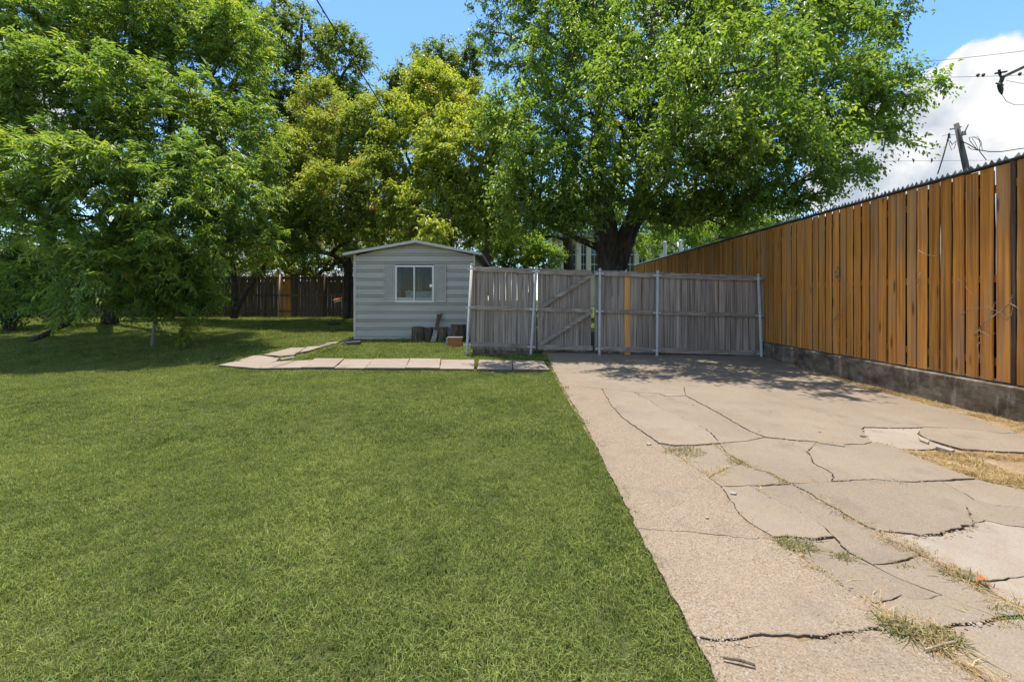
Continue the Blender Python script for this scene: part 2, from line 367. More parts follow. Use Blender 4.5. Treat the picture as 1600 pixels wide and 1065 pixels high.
# bed of dirt that shows in the cracks and along the wall
mb = MB(); nyb, nxb = 150, 90
for j_ in range(nyb + 1):
    y = 0.6 + 9.0 * j_ / nyb
    for i_ in range(nxb + 1):
        x0_, x1_ = 0.70 + 0.02 * min(1, max(0, y - 2.5)), wall_x(y) + 0.02; x = x0_ + (x1_ - x0_) * i_ / nxb
        mb.v.append((x, y, gz(y) + 0.021 + 0.016 * mnoise.noise(Vector((x * 2.3, y * 2.3, 5))) + 0.006 * mnoise.noise(Vector((x * 9, y * 9, 2)))))
mb.f = [(j_*(nxb+1)+i_, j_*(nxb+1)+i_+1, (j_+1)*(nxb+1)+i_+1, (j_+1)*(nxb+1)+i_) for j_ in range(nyb) for i_ in range(nxb)]
tag(mb.build('driveway_bed', M['dirt']), kind='structure')

# ------------------------------------------------------------------ slabs (driveway and path)
def jit(x, y, amp):
    v = mnoise.noise_vector(Vector((x * 7.3, y * 7.3, 3.1))) * amp + mnoise.noise_vector(Vector((x * 27, y * 27, 8.7))) * (amp * 1.1)
    return x + v.x, y + v.y
def densify(pts, step, amp):
    out = []
    for i in range(len(pts)):
        a, b = pts[i], pts[(i + 1) % len(pts)]
        if (a[0], a[1]) > (b[0], b[1]): p, q, rev = b, a, True
        else: p, q, rev = a, b, False
        n = max(1, int(math.hypot(p[0]-q[0], p[1]-q[1]) / step))
        seg = [(p[0] + (q[0]-p[0]) * k / n, p[1] + (q[1]-p[1]) * k / n) for k in range(n + 1)]
        if rev: seg.reverse()
        out += [jit(x, y, amp) for x, y in seg[:-1]]
    return out
def inset(pts, w, vary=False):
    n = len(pts); res = []
    for i in range(n):
        a, b, c = Vector(pts[i-1]), Vector(pts[i]), Vector(pts[(i+1) % n])
        t = ((b - a).normalized() + (c - b).normalized())
        if t.length < 1e-6: res.append(pts[i]); continue
        t.normalize(); ww = w * (0.35 + 1.5 * max(0, 0.5 + mnoise.noise(Vector((b.x * 5.1, b.y * 5.1, 1.7))))) if vary else w; res.append((b.x - t.y * ww, b.y + t.x * ww))
    return res
def area(p): return 0.5 * sum(p[i-1][0] * p[i][1] - p[i][0] * p[i-1][1] for i in range(len(p)))
def slab(pix, mat, parent, lift=0.035, gap=0.006, tilt=(0, 0), step=0.03, amp=0.011, thick=0.10, round_=0.0025):
    pts = [(v.x, v.y) for v in (G(px, py) for px, py in pix)]
    if area(pts) < 0: pts.reverse()
    outer = inset(densify(pts, step, amp), gap * 0.8, True)
    cx = sum(p[0] for p in outer) / len(outer); cy = sum(p[1] for p in outer) / len(outer)
    zt = lambda x, y: gz(y) + lift + tilt[0] * (x - cx) + tilt[1] * (y - cy)
    inn = inset(outer, round_); n = len(outer)
    mb = MB()
    mb.v = [(x, y, zt(x, y) - thick) for x, y in outer] + [(x, y, zt(x, y) - round_ * 0.8) for x, y in outer] + [(x, y, zt(x, y)) for x, y in inn]
    for r_ in range(2): mb.f += [(r_*n+i, r_*n+(i+1) % n, (r_+1)*n+(i+1) % n, (r_+1)*n+i) for i in range(n)]
    mb.f.append(tuple(range(2*n, 3*n)))
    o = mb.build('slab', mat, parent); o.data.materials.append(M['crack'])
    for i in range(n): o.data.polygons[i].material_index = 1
    return o

drive = empty('driveway', (0, 0, 0)); tag(drive, kind='structure')
A = [(877,604),(940,611),(990,616),(1030,618),(1040,623),(1072,622)]
B = [(1072,622),(1069,609),(1047,604),(1010,594),(985,585),(947,553)]
C_ = [(1069,609),(1112,601),(1131,594),(1165,577),(1200,553)]
D = [(1072,622),(1090,632),(1122,650),(1147,665),(1175,681),(1195,689)]
E = [(1195,689),(1240,694),(1277,697),(1286,700),(1317,704.5),(1321,701.5),(1350,701),(1362,697),(1378,699),(1402,706)]
F = [(1346,676),(1352,673),(1400,674),(1440,673),(1500,674.5),(1540,679),(1562,683),(1590,682)]
Gc = [(1346,676),(1305,661),(1270,645),(1215,626),(1131,594)]
K1 = [(940,611),(957,640),(975,660),(1005,681),(1030,699)]
K2 = [(1030,699),(1040,708)]
K3 = [(1040,708),(1062,721),(1107,754)]
K4 = [(1107,754),(1125,768)]
K5 = [(1125,768),(1140,790),(1155,813),(1180,832),(1207,850)]
K6 = [(1207,850),(1237,871),(1285,908),(1317,929),(1342,949),(1360,957)]
K7 = [(1360,957),(1377,968),(1400,985),(1415,997)]
K8 = [(1415,997),(1440,1018),(1468,1030),(1490,1044),(1520,1065),(1580,1105),(1760,1240)]
Mx = [(1086,1008),(1128,1012),(1180,1007),(1220,1007),(1295,1004),(1340,997),(1364,994),(1386,998),(1415,997)]
Q = [(1030,699),(1055,703),(1092,702),(1125,699)]
QJ = [(1125,699),(1160,696),(1195,689)]
I_ = [(990,616),(1012,628),(1032,642),(1052,652),(1088,668),(1110,682),(1125,699)]
O1 = [(1125,699),(1132,710),(1148,722),(1162,730)]
O2 = [(1162,730),(1175,738),(1205,747),(1237,764)]
O3 = [(1237,764),(1277,787),(1307,805),(1332,820),(1350,831),(1370,838)]
O4 = [(1370,838),(1385,851),(1420,867),(1437,877)]
O5 = [(1437,877),(1480,898),(1526,923)]
O6 = [(1526,923),(1548,937),(1570,949),(1600,962),(1625,974)]
R1 = [(1125,768),(1140,768),(1170,766)]
R2 = [(1170,766),(1200,765),(1237,764)]
R3 = [(1237,764),(1300,761),(1365,757),(1412,761),(1470,759)]
R4 = [(1470,759),(1525,756)]
T_ = [(1170,766),(1205,788),(1242,807),(1270,819),(1290,835),(1305,849)]
U = [(1207,850),(1250,851),(1278,853.5),(1305,849)]
JU1 = [(1305,849),(1312,860),(1326,873),(1350,885),(1360,892)]
JU2 = [(1360,892),(1384,904),(1400,913),(1428,925),(1460,937),(1474,943)]
JU3 = [(1474,943),(1500,955),(1536,968),(1556,979)]
X_ = [(1360,957),(1384,950),(1414,944),(1424,948),(1446,951),(1474,943)]
Yb = [(1415,997),(1444,1003),(1460,998),(1496,992),(1508,989),(1532,986),(1556,979)]
Yc = [(1556,979),(1600,976),(1625,974)]
AA = [(1107,754),(1127,743),(1151,733),(1162,730)]
BB = [(1360,892),(1396,890),(1420,886),(1437,877)]
P_ = [(1370,838),(1400,843),(1440,847),(1470,846.5),(1472,842),(1490,838.5),(1503,837),(1505,833),(1520,831.5),(1522,826)]
P2 = [(1522,826),(1540,823),(1570,830),(1640,838),(1800,858)]
Z_ = [(1470,759),(1510,780),(1525,790),(1555,798),(1600,801),(1660,806),(1800,822)]
Wc = [(1526,923),(1560,919),(1600,913),(1680,908),(1850,900)]
rv = lambda p: list(reversed(p))
def chain(*ps):
    out = []
    for p in ps:
        for q in p:
            if not out or (abs(out[-1][0]-q[0]) + abs(out[-1][1]-q[1])) > 0.01: out.append(q)
    if abs(out[0][0]-out[-1][0]) + abs(out[0][1]-out[-1][1]) < 0.01: out.pop()
    return out
LE = lambda a, b: [a, b]
S = lambda ch, m='drive', lift=0.035, gap=0.005, tilt=(0, 0): slab(ch, M[m], drive, lift, gap, tilt)
S(chain(A, B, [(852,553)]), 'drive', 0.036, 0.006)
S(chain([(1069,609),(1047,604),(1010,594),(985,585),(947,553),(1200,553)], rv(C_)), 'drive', 0.034, 0.004)
S(chain(D, E[:8], [(1352,684),(1346,676)], Gc[1:], [(1112,601),(1069,609),(1072,622)]), 'drive', 0.042, 0.004, (0, -0.002))
XR = [(1215,626),(1258,627),(1332,622),(1398,622)]
S(chain([(1131,594),(1165,577),(1200,553),(1212,565),(1300,592),(1398,622)], rv(XR), [(1131,594)]), 'drive', 0.036, 0.003)
S(chain(XR, [(1495,650),(1555,671),(1590,682)], rv(F), [(1305,661),(1270,645),(1215,626)]), 'drive', 0.040, 0.003, (0, -0.002))
S(chain([(1346,676),(1352,684),(1362,697),(1378,699),(1402,706),(1432,708),(1485,706),(1452,693),(1434,683)], [(1440,673),(1400,674),(1352,673)]), 'pale', 0.033, 0.007)
S(chain([(1440,673),(1500,674.5),(1540,679),(1562,683),(1590,682),(1660,708),(1640,713),(1570,713),(1500,707),(1452,693),(1434,683)]), 'drive', 0.040, 0.005)
S(chain(A[2:], D, rv(QJ), rv(I_)), 'drive', 0.037, 0.005, (0, -0.003))
S(chain(A[1:3], I_, rv(Q), rv(K1)), 'drive', 0.041, 0.005, (0, -0.004))
HL = [(927,694),(965,697),(1025,706.5),(1040,708)]
S(chain([(877,604),(940,611)], K1, K2, rv(HL), [(905,652)]), 'apron', 0.036, 0.003)
H2 = [(995,836),(1060,840),(1128,846),(1180,853),(1207,850)]
S(chain(HL, K3, K4, K5, rv(H2)), 'apron', 0.0385, 0.0015, (0, -0.001))
S(chain(H2, K6, K7, rv(Mx), [(1007,860)]), 'apron', 0.039, 0.0028, (0, -0.001))
S(chain(Mx, K8, [(1190,1240),(1112,1065)]), 'apron', 0.034, 0.012)
S(chain(Q, O1, rv(AA), rv(K3), rv(K2)), 'drive', 0.034, 0.007)
S(chain(AA, O2, rv(R2), rv(R1), rv(K4)), 'drive', 0.037, 0.006)
DD = [(1277,697),(1262,712),(1270,730),(1300,748),(1300,761)]
S(chain(QJ, E[:3], DD, [(1237,764)], rv(O2), rv(O1)), 'drive', 0.038, 0.004, (0, -0.002))
S(chain(E[2:], [(1440,724),(1480,740),(1525,756)], rv(R4), rv(R3[1:]), rv(DD)), 'drive', 0.041, 0.005, (0, -0.003))
S(chain(R4, [(1600,773),(1800,806)], rv(Z_)), 'drive', 0.035, 0.005)
CC = [(1412,761),(1440,774),(1478,786),(1510,800),(1522,826)]
S(chain(R3[:4], CC, rv(P_), rv(O3)), 'drive', 0.041, 0.006, (0, -0.006))
S(chain(R3[3:], Z_, rv(P2), rv(CC)), 'drive', 0.037, 0.003, (0, -0.002))
S(chain(R1, T_, rv(U), rv(K5)), 'drive', 0.041, 0.005, (0, -0.005))
S(chain(R2, O3, O4, rv(BB), rv(JU1), rv(T_)), 'drive', 0.036, 0.005)
S(chain(BB, O5, O6, rv(Yc), rv(JU3), rv(JU2)), 'drive', 0.035, 0.005)
S(chain(U, JU1, JU2, rv(X_), rv(K6)), 'drive', 0.034, 0.006)
S(chain(X_, JU3, rv(Yb), rv(K7)), 'drive', 0.038, 0.005, (0, -0.003))
S(chain(Yb, Yc, [(1900,974),(1900,1240),(1760,1240)], rv(K8)), 'drive', 0.033, 0.008)
S(chain(O6, [(1900,974),(1850,900)], rv(Wc)), 'pale', 0.036, 0.006)
S(chain(P_, P2, [(1850,900)], rv(Wc), rv(O5), rv(O4)), 'pale', 0.036, 0.007)

path = empty('garden_path', (0, 0, 0)); tag(path, kind='structure')
PATH = [[(342,574),(397,558),(412,558.5),(437,563),(430,568.2),(403,579.8)],
    [(403,580),(430,568.7),(488,566),(471,579)], [(471,579),(491,564),(538,564),(522,579)], [(522,579),(538,564),(584,564),(570,579.2)],
    [(570,579.2),(584,564),(641,564),(633,579.8)], [(633,579.8),(641,564),(689,564.6),(687,580.2)], [(687,580.2),(689,564.6),(742,564.8),(740.5,580.8)],
    [(745,581),(748,565.8),(801,567.2),(801,582)], [(801,582),(801,567.2),(850,569),(859,583)],
    [(411,557.3),(456,545.5),(478,545.3),(460,557.5),(438,559.5)], [(480,544.2),(509,542.5),(484,550.5),(466,554.5)],
    [(497,541.8),(512,539.7),(521,540.5),(509,542.3)], [(506,538.2),(531,536),(525,539),(513,539.5)], [(527,535),(543,531.5),(553,531),(541,535),(531,535.8)],
    [(436,563.6),(459,559.2),(462,560.8),(440,565.5)]]
for i, pp in enumerate(PATH):
    slab(pp, M['path'], path, 0.050 + 0.008 * ((i * 7) % 3) * (0 if i > 8 else 1), 0.008, ((-1)**i * 0.003, -0.006), 0.10, 0.010, 0.12)

# ------------------------------------------------------------------ low wall and tall stained fence
mb = MB(); yy = [1.0 + 0.5 * i for i in range(42)]
for y in yy:
    x = wall_x(y); wob = lambda k: 0.006 * mnoise.noise(Vector((y * 2.1, k, 0)))
    mb.v += [(x + wob(1), y, -0.1), (x + wob(2), y, 0.375 + wob(5)), (x + 0.012, y, 0.39 + wob(3)), (x + 0.26, y, 0.392), (x + 0.26, y, -0.1)]
for i in range(len(yy) - 1):
    for k in range(4): mb.f.append((5*i+k+1, 5*i+k, 5*i+5+k, 5*i+6+k))
mb.f += [(0, 1, 2, 3, 4), tuple(5*(len(yy)-1) + k for k in (4, 3, 2, 1, 0))]
tag(mb.build('retaining_wall', M['wall']), 'low stained concrete retaining wall under the tall orange fence', 'wall')

def picket_mesh(name, w, t, h, mat, wob=0.003, seed=0, segs=7, b=0.004):
    rr = random.Random(seed); mb = MB()
    for k in range(segs + 1):
        z = h * k / segs; l = -w/2 + rr.uniform(-wob, wob); r_ = w/2 + rr.uniform(-wob, wob); c = rr.uniform(-wob, wob) * 0.8
        mb.v += [(l, c + b, z), (l + b, c, z), (r_ - b, c, z), (r_, c + b, z), (r_, c + t, z), (l, c + t, z)]
    for k in range(segs):
        for j in range(6): mb.f.append((6*k+j, 6*k+(j+1) % 6, 6*k+6+(j+1) % 6, 6*k+6+j))
    mb.f += [(5,4,3,2,1,0), tuple(6*segs + j for j in range(6))]
    me = bpy.data.meshes.new(name); me.from_pydata(mb.v, [], mb.f); me.materials.append(mat); me.update(); return me

of = empty('stained_fence', (wall_x(4), 4, 0.39)); bpy.context.view_layer.update()
def kid(name, me, root, loc, rot=(0, 0, 0), scale=(1, 1, 1)):
    return share(name, me, root, Vector(loc) - root.location, rot, scale)
tag(of, 'tall orange stained board fence with sawtooth metal spikes along its top', 'fence')
omesh = [picket_mesh('picket', 0.130, 0.014, 1.0, M['orange'], 0.0025, s) for s in range(7)]
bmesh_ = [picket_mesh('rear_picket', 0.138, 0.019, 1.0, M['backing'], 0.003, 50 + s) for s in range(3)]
ang = math.atan(0.04)
rr = random.Random(3)
def ftop(y): return 2.79 + 0.013 * (y - 4.2)
y = 2.6; k = 0
while y < 20.2:
    for b in (4.37, 11.25, 17.2):
        if b < y < b + 0.09: y = b + 0.11
    z0 = 0.405 + rr.uniform(0, 0.012); h = ftop(y) - z0 + rr.uniform(-0.012, 0.006)
    wv = rr.uniform(0.95, 1.03)
    kid('picket', omesh[k % 7], of, (wall_x(y) + 0.055 + rr.uniform(-0.004, 0.004), y, z0), (rr.gauss(0, 0.0022), rr.gauss(0, 0.002), -R(90) - ang + math.pi * 0), (wv, 1, h))
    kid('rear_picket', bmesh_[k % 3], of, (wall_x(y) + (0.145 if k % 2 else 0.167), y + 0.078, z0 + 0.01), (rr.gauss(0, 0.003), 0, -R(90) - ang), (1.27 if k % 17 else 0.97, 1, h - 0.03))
    gap = rr.uniform(0.019, 0.031)
    y += 0.130 * wv + gap; k += 1
for b in (4.37, 11.25, 17.2):
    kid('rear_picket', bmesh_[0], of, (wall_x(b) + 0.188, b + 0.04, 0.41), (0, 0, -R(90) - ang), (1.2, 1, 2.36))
for zr in (0.62, 1.55, 2.55):
    for y0, y1 in ((2.5, 4.38), (4.44, 7.8), (7.81, 11.27), (11.34, 17.25), (17.3, 20.3)):
        MB().bar(Vector((wall_x(y0) + 0.105, y0, zr)) - of.location, Vector((wall_x(y1) + 0.105, y1, zr + 0.013 * (y1 - y0))) - of.location, 0.085, 0.038).build('rail', M['orange'], of)
for yp in (4.41, 7.8, 11.3, 14.3, 17.27, 20.2):
    x = wall_x(yp) + 0.105; l = of.location
    MB().box(x - 0.03 - l.x, x + 0.03 - l.x, yp - 0.03 - l.y, yp + 0.03 - l.y, 0.0, ftop(yp) - 0.39 + 0.02).build('post', M['brown_wood'], of)
# cap and sawtooth strips
for y0, y1 in ((2.5, 4.40), (4.43, 7.79), (7.81, 11.29), (11.31, 17.26), (17.28, 20.25)):
    l = of.location; mb = MB()
    a = Vector((wall_x(y0) + 0.075, y0, ftop(y0) + 0.022)) - l; b = Vector((wall_x(y1) + 0.075, y1, ftop(y1) + 0.022)) - l
    mb.bar(a, b, 0.018, 0.10)
    mb.build('fence_cap', M['trimdark'], of)
    mb = MB(); n = int((y1 - y0) / 0.068); d = (b - a) / n; up = Vector((0, 0, 1)); sx = Vector((1, 0, 0))
    rs = random.Random(int(y0 * 10))
    for i in range(n):
        p = a + d * (i + 0.5) + up * 0.010; hh = rs.uniform(0.055, 0.07); ln = d * 0.46; lean = Vector((rs.uniform(-0.012, 0.012), rs.uniform(-0.01, 0.01), hh))
        base = [p - ln - sx * 0.008, p + ln - sx * 0.008, p + ln + sx * 0.012, p - ln + sx * 0.012]
        mb.add(base + [p + lean], [(0, 1, 4), (1, 2, 4), (2, 3, 4), (3, 0, 4)])
    mb.add([a - sx*0.02 + up*0.0095, b - sx*0.02 + up*0.0095, b + sx*0.02 + up*0.0095, a + sx*0.02 + up*0.0095, a - sx*0.02 + up*0.0125, b - sx*0.02 + up*0.0125, b + sx*0.02 + up*0.0125, a + sx*0.02 + up*0.0125],
           [(0,3,2,1),(4,5,6,7),(0,1,5,4),(1,2,6,5),(2,3,7,6),(3,0,4,7)])
    mb.build('spike_strip', M['spike'], of)

# ------------------------------------------------------------------ weathered fence across the drive, with its gate
FL = Vector((-0.955, 9.40)); FR = Vector((5.36, 9.02))
def fpt(px):                                     # point of the fence line seen at photo column px (at mid height)
    s = 0.0
    for _ in range(30):
        y = FL.y + (FR.y - FL.y) * s; x = (px - CX) * y / FPX; s = (x - FL.x) / (FR.x - FL.x)
    return FL.x + (FR.x - FL.x) * s, FL.y + (FR.y - FL.y) * s, s
FTOP = lambda s: 2.10 + (1.86 - 2.10) * s
FBOT = lambda s: 0.20 + (0.10 - 0.20) * s
fang = math.atan2(FR.y - FL.y, FR.x - FL.x)
def fence_piece(root, px0, px1, seed, special=None, kick=False, bot=0.0):
    rq = random.Random(seed); x0, y0, s0 = fpt(px0); x1, y1, s1 = fpt(px1); L_ = math.hypot(x1-x0, y1-y0); u = 0.0; i = 0
    while u < L_ - 0.04:
        w = rq.uniform(0.88, 1.02); wid = 0.138 * w
        if u + wid > L_: w *= (L_ - u) / wid; wid = L_ - u
        f = (u + wid / 2) / L_; s = s0 + (s1 - s0) * f; x = x0 + (x1-x0) * f; yv = y0 + (y1-y0) * f
        sp = special is not None and abs((CX + FPX * x / yv) - special) < 5.0
        z0 = FBOT(s) + rq.uniform(-0.02, 0.015) + bot - (0.10 if sp else 0); h = FTOP(s) + rq.uniform(-0.014, 0.010) - z0
        me = gmesh_sp if sp else gmesh[rq.randrange(7)]
        kid('picket', me, root, (x, yv + 0.03, z0), (rq.gauss(0, 0.003), rq.gauss(0, 0.003), fang), (w, 1, h))
        if sp: break_u = u
        u += wid + (rq.uniform(0.0005, 0.0045)); i += 1
    return
gmesh = [picket_mesh('picket', 0.138, 0.016, 1.0, M['grey_wood'], 0.0032, 100 + s, 7, 0.0085) for s in range(7)]
gmesh_sp = picket_mesh('picket', 0.138, 0.016, 1.0, M['orange_new'], 0.001, 130)
def frail(root, px0, px1, zf, w=0.088, front=0.0, name='rail', dz=(0, 0)):
    x0, y0, s0 = fpt(px0); x1, y1, s1 = fpt(px1); l = root.location
    return MB().bar(Vector((x0, y0 + 0.008 - front, zf(s0) + dz[0])) - l, Vector((x1, y1 + 0.008 - front, zf(s1) + dz[1])) - l, w, 0.038).build(name, M['rail_wood'], root, bevel=0.004)
wf = empty('weathered_fence', fpt(937)[:2] + (0.05,)); tag(wf, 'weathered grey board fence with galvanised posts across the end of the driveway', 'fence')
gate = empty('wooden_gate', fpt(838)[:2] + (0.05,)); tag(gate, 'weathered grey gate with two diagonal braces beside the metal post', 'gate')
fence_piece(wf, 735, 838, 11); fence_piece(wf, 929, 1028, 12, special=978); fence_piece(wf, 1028, 1197, 13)
fence_piece(gate, 840, 926, 14)
MIDZ = lambda s: 1.16 - 0.10 * s + 0.0
for a, b in ((735, 838), (929, 1029), (1029, 1198)):
    frail(wf, a, b, lambda s: FTOP(s) - 0.075, 0.10); frail(wf, a, b, lambda s: 1.15 - 0.17 * s, 0.088); frail(wf, a, b, lambda s: 0.30 - 0.15 * s, 0.10)
for a, b in ((840, 926),):
    frail(gate, a, b, lambda s: FTOP(s) - 0.085, 0.10); frail(gate, a, b, lambda s: 1.15 - 0.17 * s, 0.088); frail(gate, a, b, lambda s: 0.30 - 0.15 * s, 0.10)
def brace(pxa, za, pxb, zb):
    x0, y0, _ = fpt(pxa); x1, y1, _ = fpt(pxb); l = gate.location
    MB().bar(Vector((x0, y0 - 0.034, za)) - l, Vector((x1, y1 - 0.034, zb)) - l, 0.09, 0.034).build('brace', M['rail_wood'], gate, bevel=0.004)
brace(848, 1.19, 925, FTOP(0.43) - 0.10); brace(842, 0.30, 924, 1.06)
# kick board under the left bay and the dark sill board on the right bay
x0, y0, s0 = fpt(738); x1, y1, s1 = fpt(827); l = wf.location
for i in range(10):
    f = (i + 0.5) / 10; MB().box(-0.062, 0.062, -0.008, 0.008, 0, 0.20).build('kick_board', M['brown_wood'], wf).location = Vector((x0 + (x1-x0)*f, y0 + (y1-y0)*f + 0.05, 0.06)) - l
x0, y0, s0 = fpt(1030); x1, y1, s1 = fpt(1182)
MB().bar(Vector((x0, y0 + 0.06, 0.08)) - l, Vector((x1, y1 + 0.06, 0.06)) - l, 0.12, 0.03).build('sill_board', M['brown_wood'], wf)
for pxt, pxb, in ((737, 729), (838, 829), (937.5, 936.5), (1027.5, 1026.5), (1185, 1190)):
    x, yv, s = fpt((pxt + pxb) / 2); yv -= 0.075
    xt = (pxt - CX) * yv / FPX; xb = (pxb - CX) * yv / FPX; zt = FTOP(s) + 0.02
    pm = MB().tube([Vector((xb, yv, -0.05)) - l, Vector((xb, yv, 0.02)) - l, Vector((xt, yv, zt)) - l], 0.030, 14).build('post', M['galv'], wf, smooth=True)
    MB().tube([Vector((xt, yv, zt - 0.005)) - l, Vector((xt, yv, zt + 0.012)) - l, Vector((xt, yv, zt + 0.022)) - l], [0.034, 0.033, 0.012], 14).build('post_cap', M['galv'], wf, smooth=True)
    for zc in (FTOP(s) - 0.075, 1.15 - 0.17 * s, 0.30 - 0.15 * s):
        f = (zc - 0.02) / (zt - 0.02); xc = xb + (xt - xb) * f
        cm = MB().tube([Vector((xc, yv, zc - 0.018)) - l, Vector((xc, yv, zc + 0.018)) - l], 0.034, 14)
        for sx in (-1, 1): cm.box(xc - l.x + (0.03 if sx > 0 else -0.085), xc - l.x + (0.085 if sx > 0 else -0.03), yv - l.y + 0.012, yv - l.y + 0.02, zc - 0.017 - l.z, zc + 0.017 - l.z)
        cm.build('clamp', M['clamp'], wf)

# ------------------------------------------------------------------ brown fence at the back left
bf = empty('back_fence', (-8, 18.7, gz(18.7))); tag(bf, 'dark brown board fence at the back left of the yard, left of the shed', 'fence')
brm = [picket_mesh('picket', 0.14, 0.018, 1.0, M['brown_wood'], 0.004, 200 + s, 4) for s in range(6)]
brm_o = picket_mesh('picket', 0.14, 0.018, 1.0, M['orange'], 0.003, 220, 4)
x = -24.5; rq = random.Random(5)
while x < -5.0:
    yv = 18.7; px = CX + FPX * x / yv; me = brm_o if 433 < px < 453 else brm[rq.randrange(6)]
    z0 = gz(yv) + 0.04 + rq.uniform(-0.02, 0.02)
    kid('picket', me, bf, (x, yv, z0), (rq.gauss(0, 0.004), rq.gauss(0, 0.006), 0), (rq.uniform(0.93, 1.03), 1, 1.85 + rq.uniform(-0.03, 0.03)))
    x += 0.145 + rq.uniform(0, 0.014) * (2.2 if 500 < px < 545 else 1)
for a, b in ((-24.6, -19.6), (-19.58, -14.7), (-14.68, -10.6), (-10.58, -5.0)):
    for zz in (0.28, 1.0, 1.78):
        MB().box(a + 8, b + 8, -0.045, -0.006, zz - 0.045, zz + 0.045).build('rail', M['brown_wood'], bf)
for px in (210, 330, 435, 505):
    x = (px - CX) * 18.6 / FPX + 8; MB().tube([(x, -0.085, -0.05), (x + 0.06, -0.085, 1.95)], 0.028, 10).build('post', M['galv'] if px == 435 else M['brown_wood'], bf, smooth=True)

# ------------------------------------------------------------------ shed
SY = 11.75; SX0, SX1 = -4.53, -1.06; SB = gz(SY) + 0.03; SDEP = 4.2
zs = lambda py: CAMH + (CY - py) * SY / FPX
shed = empty('garden_shed', ((SX0 + SX1) / 2, SY, SB)); l = shed.location
tag(shed, 'pale grey metal garden shed with a sliding window and louvred shutters', 'shed')
EAVE, PEAK = zs(397), zs(379.5); XM = -2.72
def roofz(x): return PEAK - (PEAK - EAVE) * (abs(x - XM) / ((XM - SX0) if x < XM else (SX1 - XM)))
WX0, WX1, WZ0, WZ1 = (618 - CX) * SY / FPX, (678.5 - CX) * SY / FPX, zs(472.5), zs(414.5)
def clip_x(z):                                   # width of the gable at height z
    if z <= EAVE: return SX0 + 0.02, SX1 - 0.02
    f = (PEAK - z) / (PEAK - EAVE); return XM - (XM - SX0) * f, XM + (SX1 - XM) * f
courses = [530, 515.5, 502.7, 490, 477, 464.5, 451.5, 438.5, 425.5, 412.8, 400, 388.5, 380]
def course(x0a, x1a, x0b, x1b, z0, z1, step=True):
    """one lap of siding between z0 and z1: face slopes out to a rolled lip with a groove under it"""
    prof = [(0.034, z0), (0.034, z0 + 0.017), (-0.012, z0 + 0.020), (-0.016, z0 + 0.056), (0.034, z0 + 0.059), (0.034, z0 + 0.076), (-0.014, z0 + 0.079), (-0.012, z1 - 0.003), (0.034, z1)]
    mb = MB()
    for dy, z in prof:
        f = (z - z0) / (z1 - z0); a = x0a + (x0b - x0a) * f; b = x1a + (x1b - x1a) * f
        mb.v += [(a - l.x, dy, z - l.z), (b - l.x, dy, z - l.z)]
    mb.f = [(2*i, 2*i+1, 2*i+3, 2*i+2) for i in range(len(prof) - 1)]
    return mb.build('siding_panel', M['siding'], shed)
for i in range(len(courses) - 1):
    z0, z1 = zs(courses[i]), zs(courses[i+1])
    if i == 0: z0 = SB - 0.01
    if z1 > WZ0 + 0.02 and z0 < WZ1 - 0.02 and not (z0 < WZ0 - 0.05):
        course(SX0 + 0.02, WX0 - 0.001, SX0 + 0.02, WX0 - 0.001, z0, z1); course(WX1 + 0.001, SX1 - 0.02, WX1 + 0.001, SX1 - 0.02, z0, z1)
    else:
        a = clip_x(z0); b = clip_x(z1); course(a[0], a[1], b[0], b[1], z0, z1)
# shell: side, rear walls, floor, inner lining with a hole for the window
def shellbox(name, x0, x1, y0, y1, z0, z1, mat): return MB().box(x0 - l.x, x1 - l.x, y0 - l.y, y1 - l.y, z0 - l.z, z1 - l.z).build(name, mat, shed)
shellbox('side_wall', SX0, SX0 + 0.03, SY + 0.03, SY + SDEP, SB - 0.05, EAVE - 0.01, M['siding'])
shellbox('side_wall', SX1 - 0.03, SX1, SY + 0.03, SY + SDEP, SB - 0.05, EAVE - 0.01, M['siding'])
shellbox('rear_wall', SX0 + 0.031, SX1 - 0.031, SY + SDEP - 0.03, SY + SDEP - 0.002, SB - 0.05, EAVE - 0.01, M['interior'])
shellbox('floor_panel', SX0 + 0.031, SX1 - 0.031, SY + 0.03, SY + SDEP - 0.031, SB - 0.05, SB + 0.03, M['interior'])
MB().add([(SX0 + 0.032 - l.x, SDEP - 0.03, EAVE - 0.008 - l.z), (SX1 - 0.032 - l.x, SDEP - 0.03, EAVE - 0.008 - l.z), (XM - l.x, SDEP - 0.03, PEAK + 0.02 - l.z), (SX0 + 0.032 - l.x, SDEP - 0.004, EAVE - 0.008 - l.z), (SX1 - 0.032 - l.x, SDEP - 0.004, EAVE - 0.008 - l.z), (XM - l.x, SDEP - 0.004, PEAK + 0.02 - l.z)],
    [(0,1,2),(5,4,3),(0,3,4,1),(1,4,5,2),(2,5,3,0)]).build('rear_gable', M['interior'], shed)
for xa, xb in ((SX0 + 0.002, SX0 + 0.028), (SX1 - 0.028, SX1 - 0.002)): shellbox('wall_plate', xa, xb, SY + 0.03, SY + SDEP, EAVE - 0.009, EAVE + 0.026, M['trim'])
mb = MB(); yl0, yl1 = 0.05, 0.07
for (a, b, c, d) in ((SX0 + 0.031, WX0 - 0.002, SB, EAVE - 0.012), (WX1 + 0.002, SX1 - 0.031, SB, EAVE - 0.012), (WX0 - 0.002, WX1 + 0.002, SB, WZ0 - 0.002), (WX0 - 0.002, WX1 + 0.002, WZ1 + 0.002, EAVE - 0.012)):
    mb.box(a - l.x, b - l.x, yl0, yl1, c - l.z, d - l.z)
mb.build('wall_lining', M['interior'], shed)
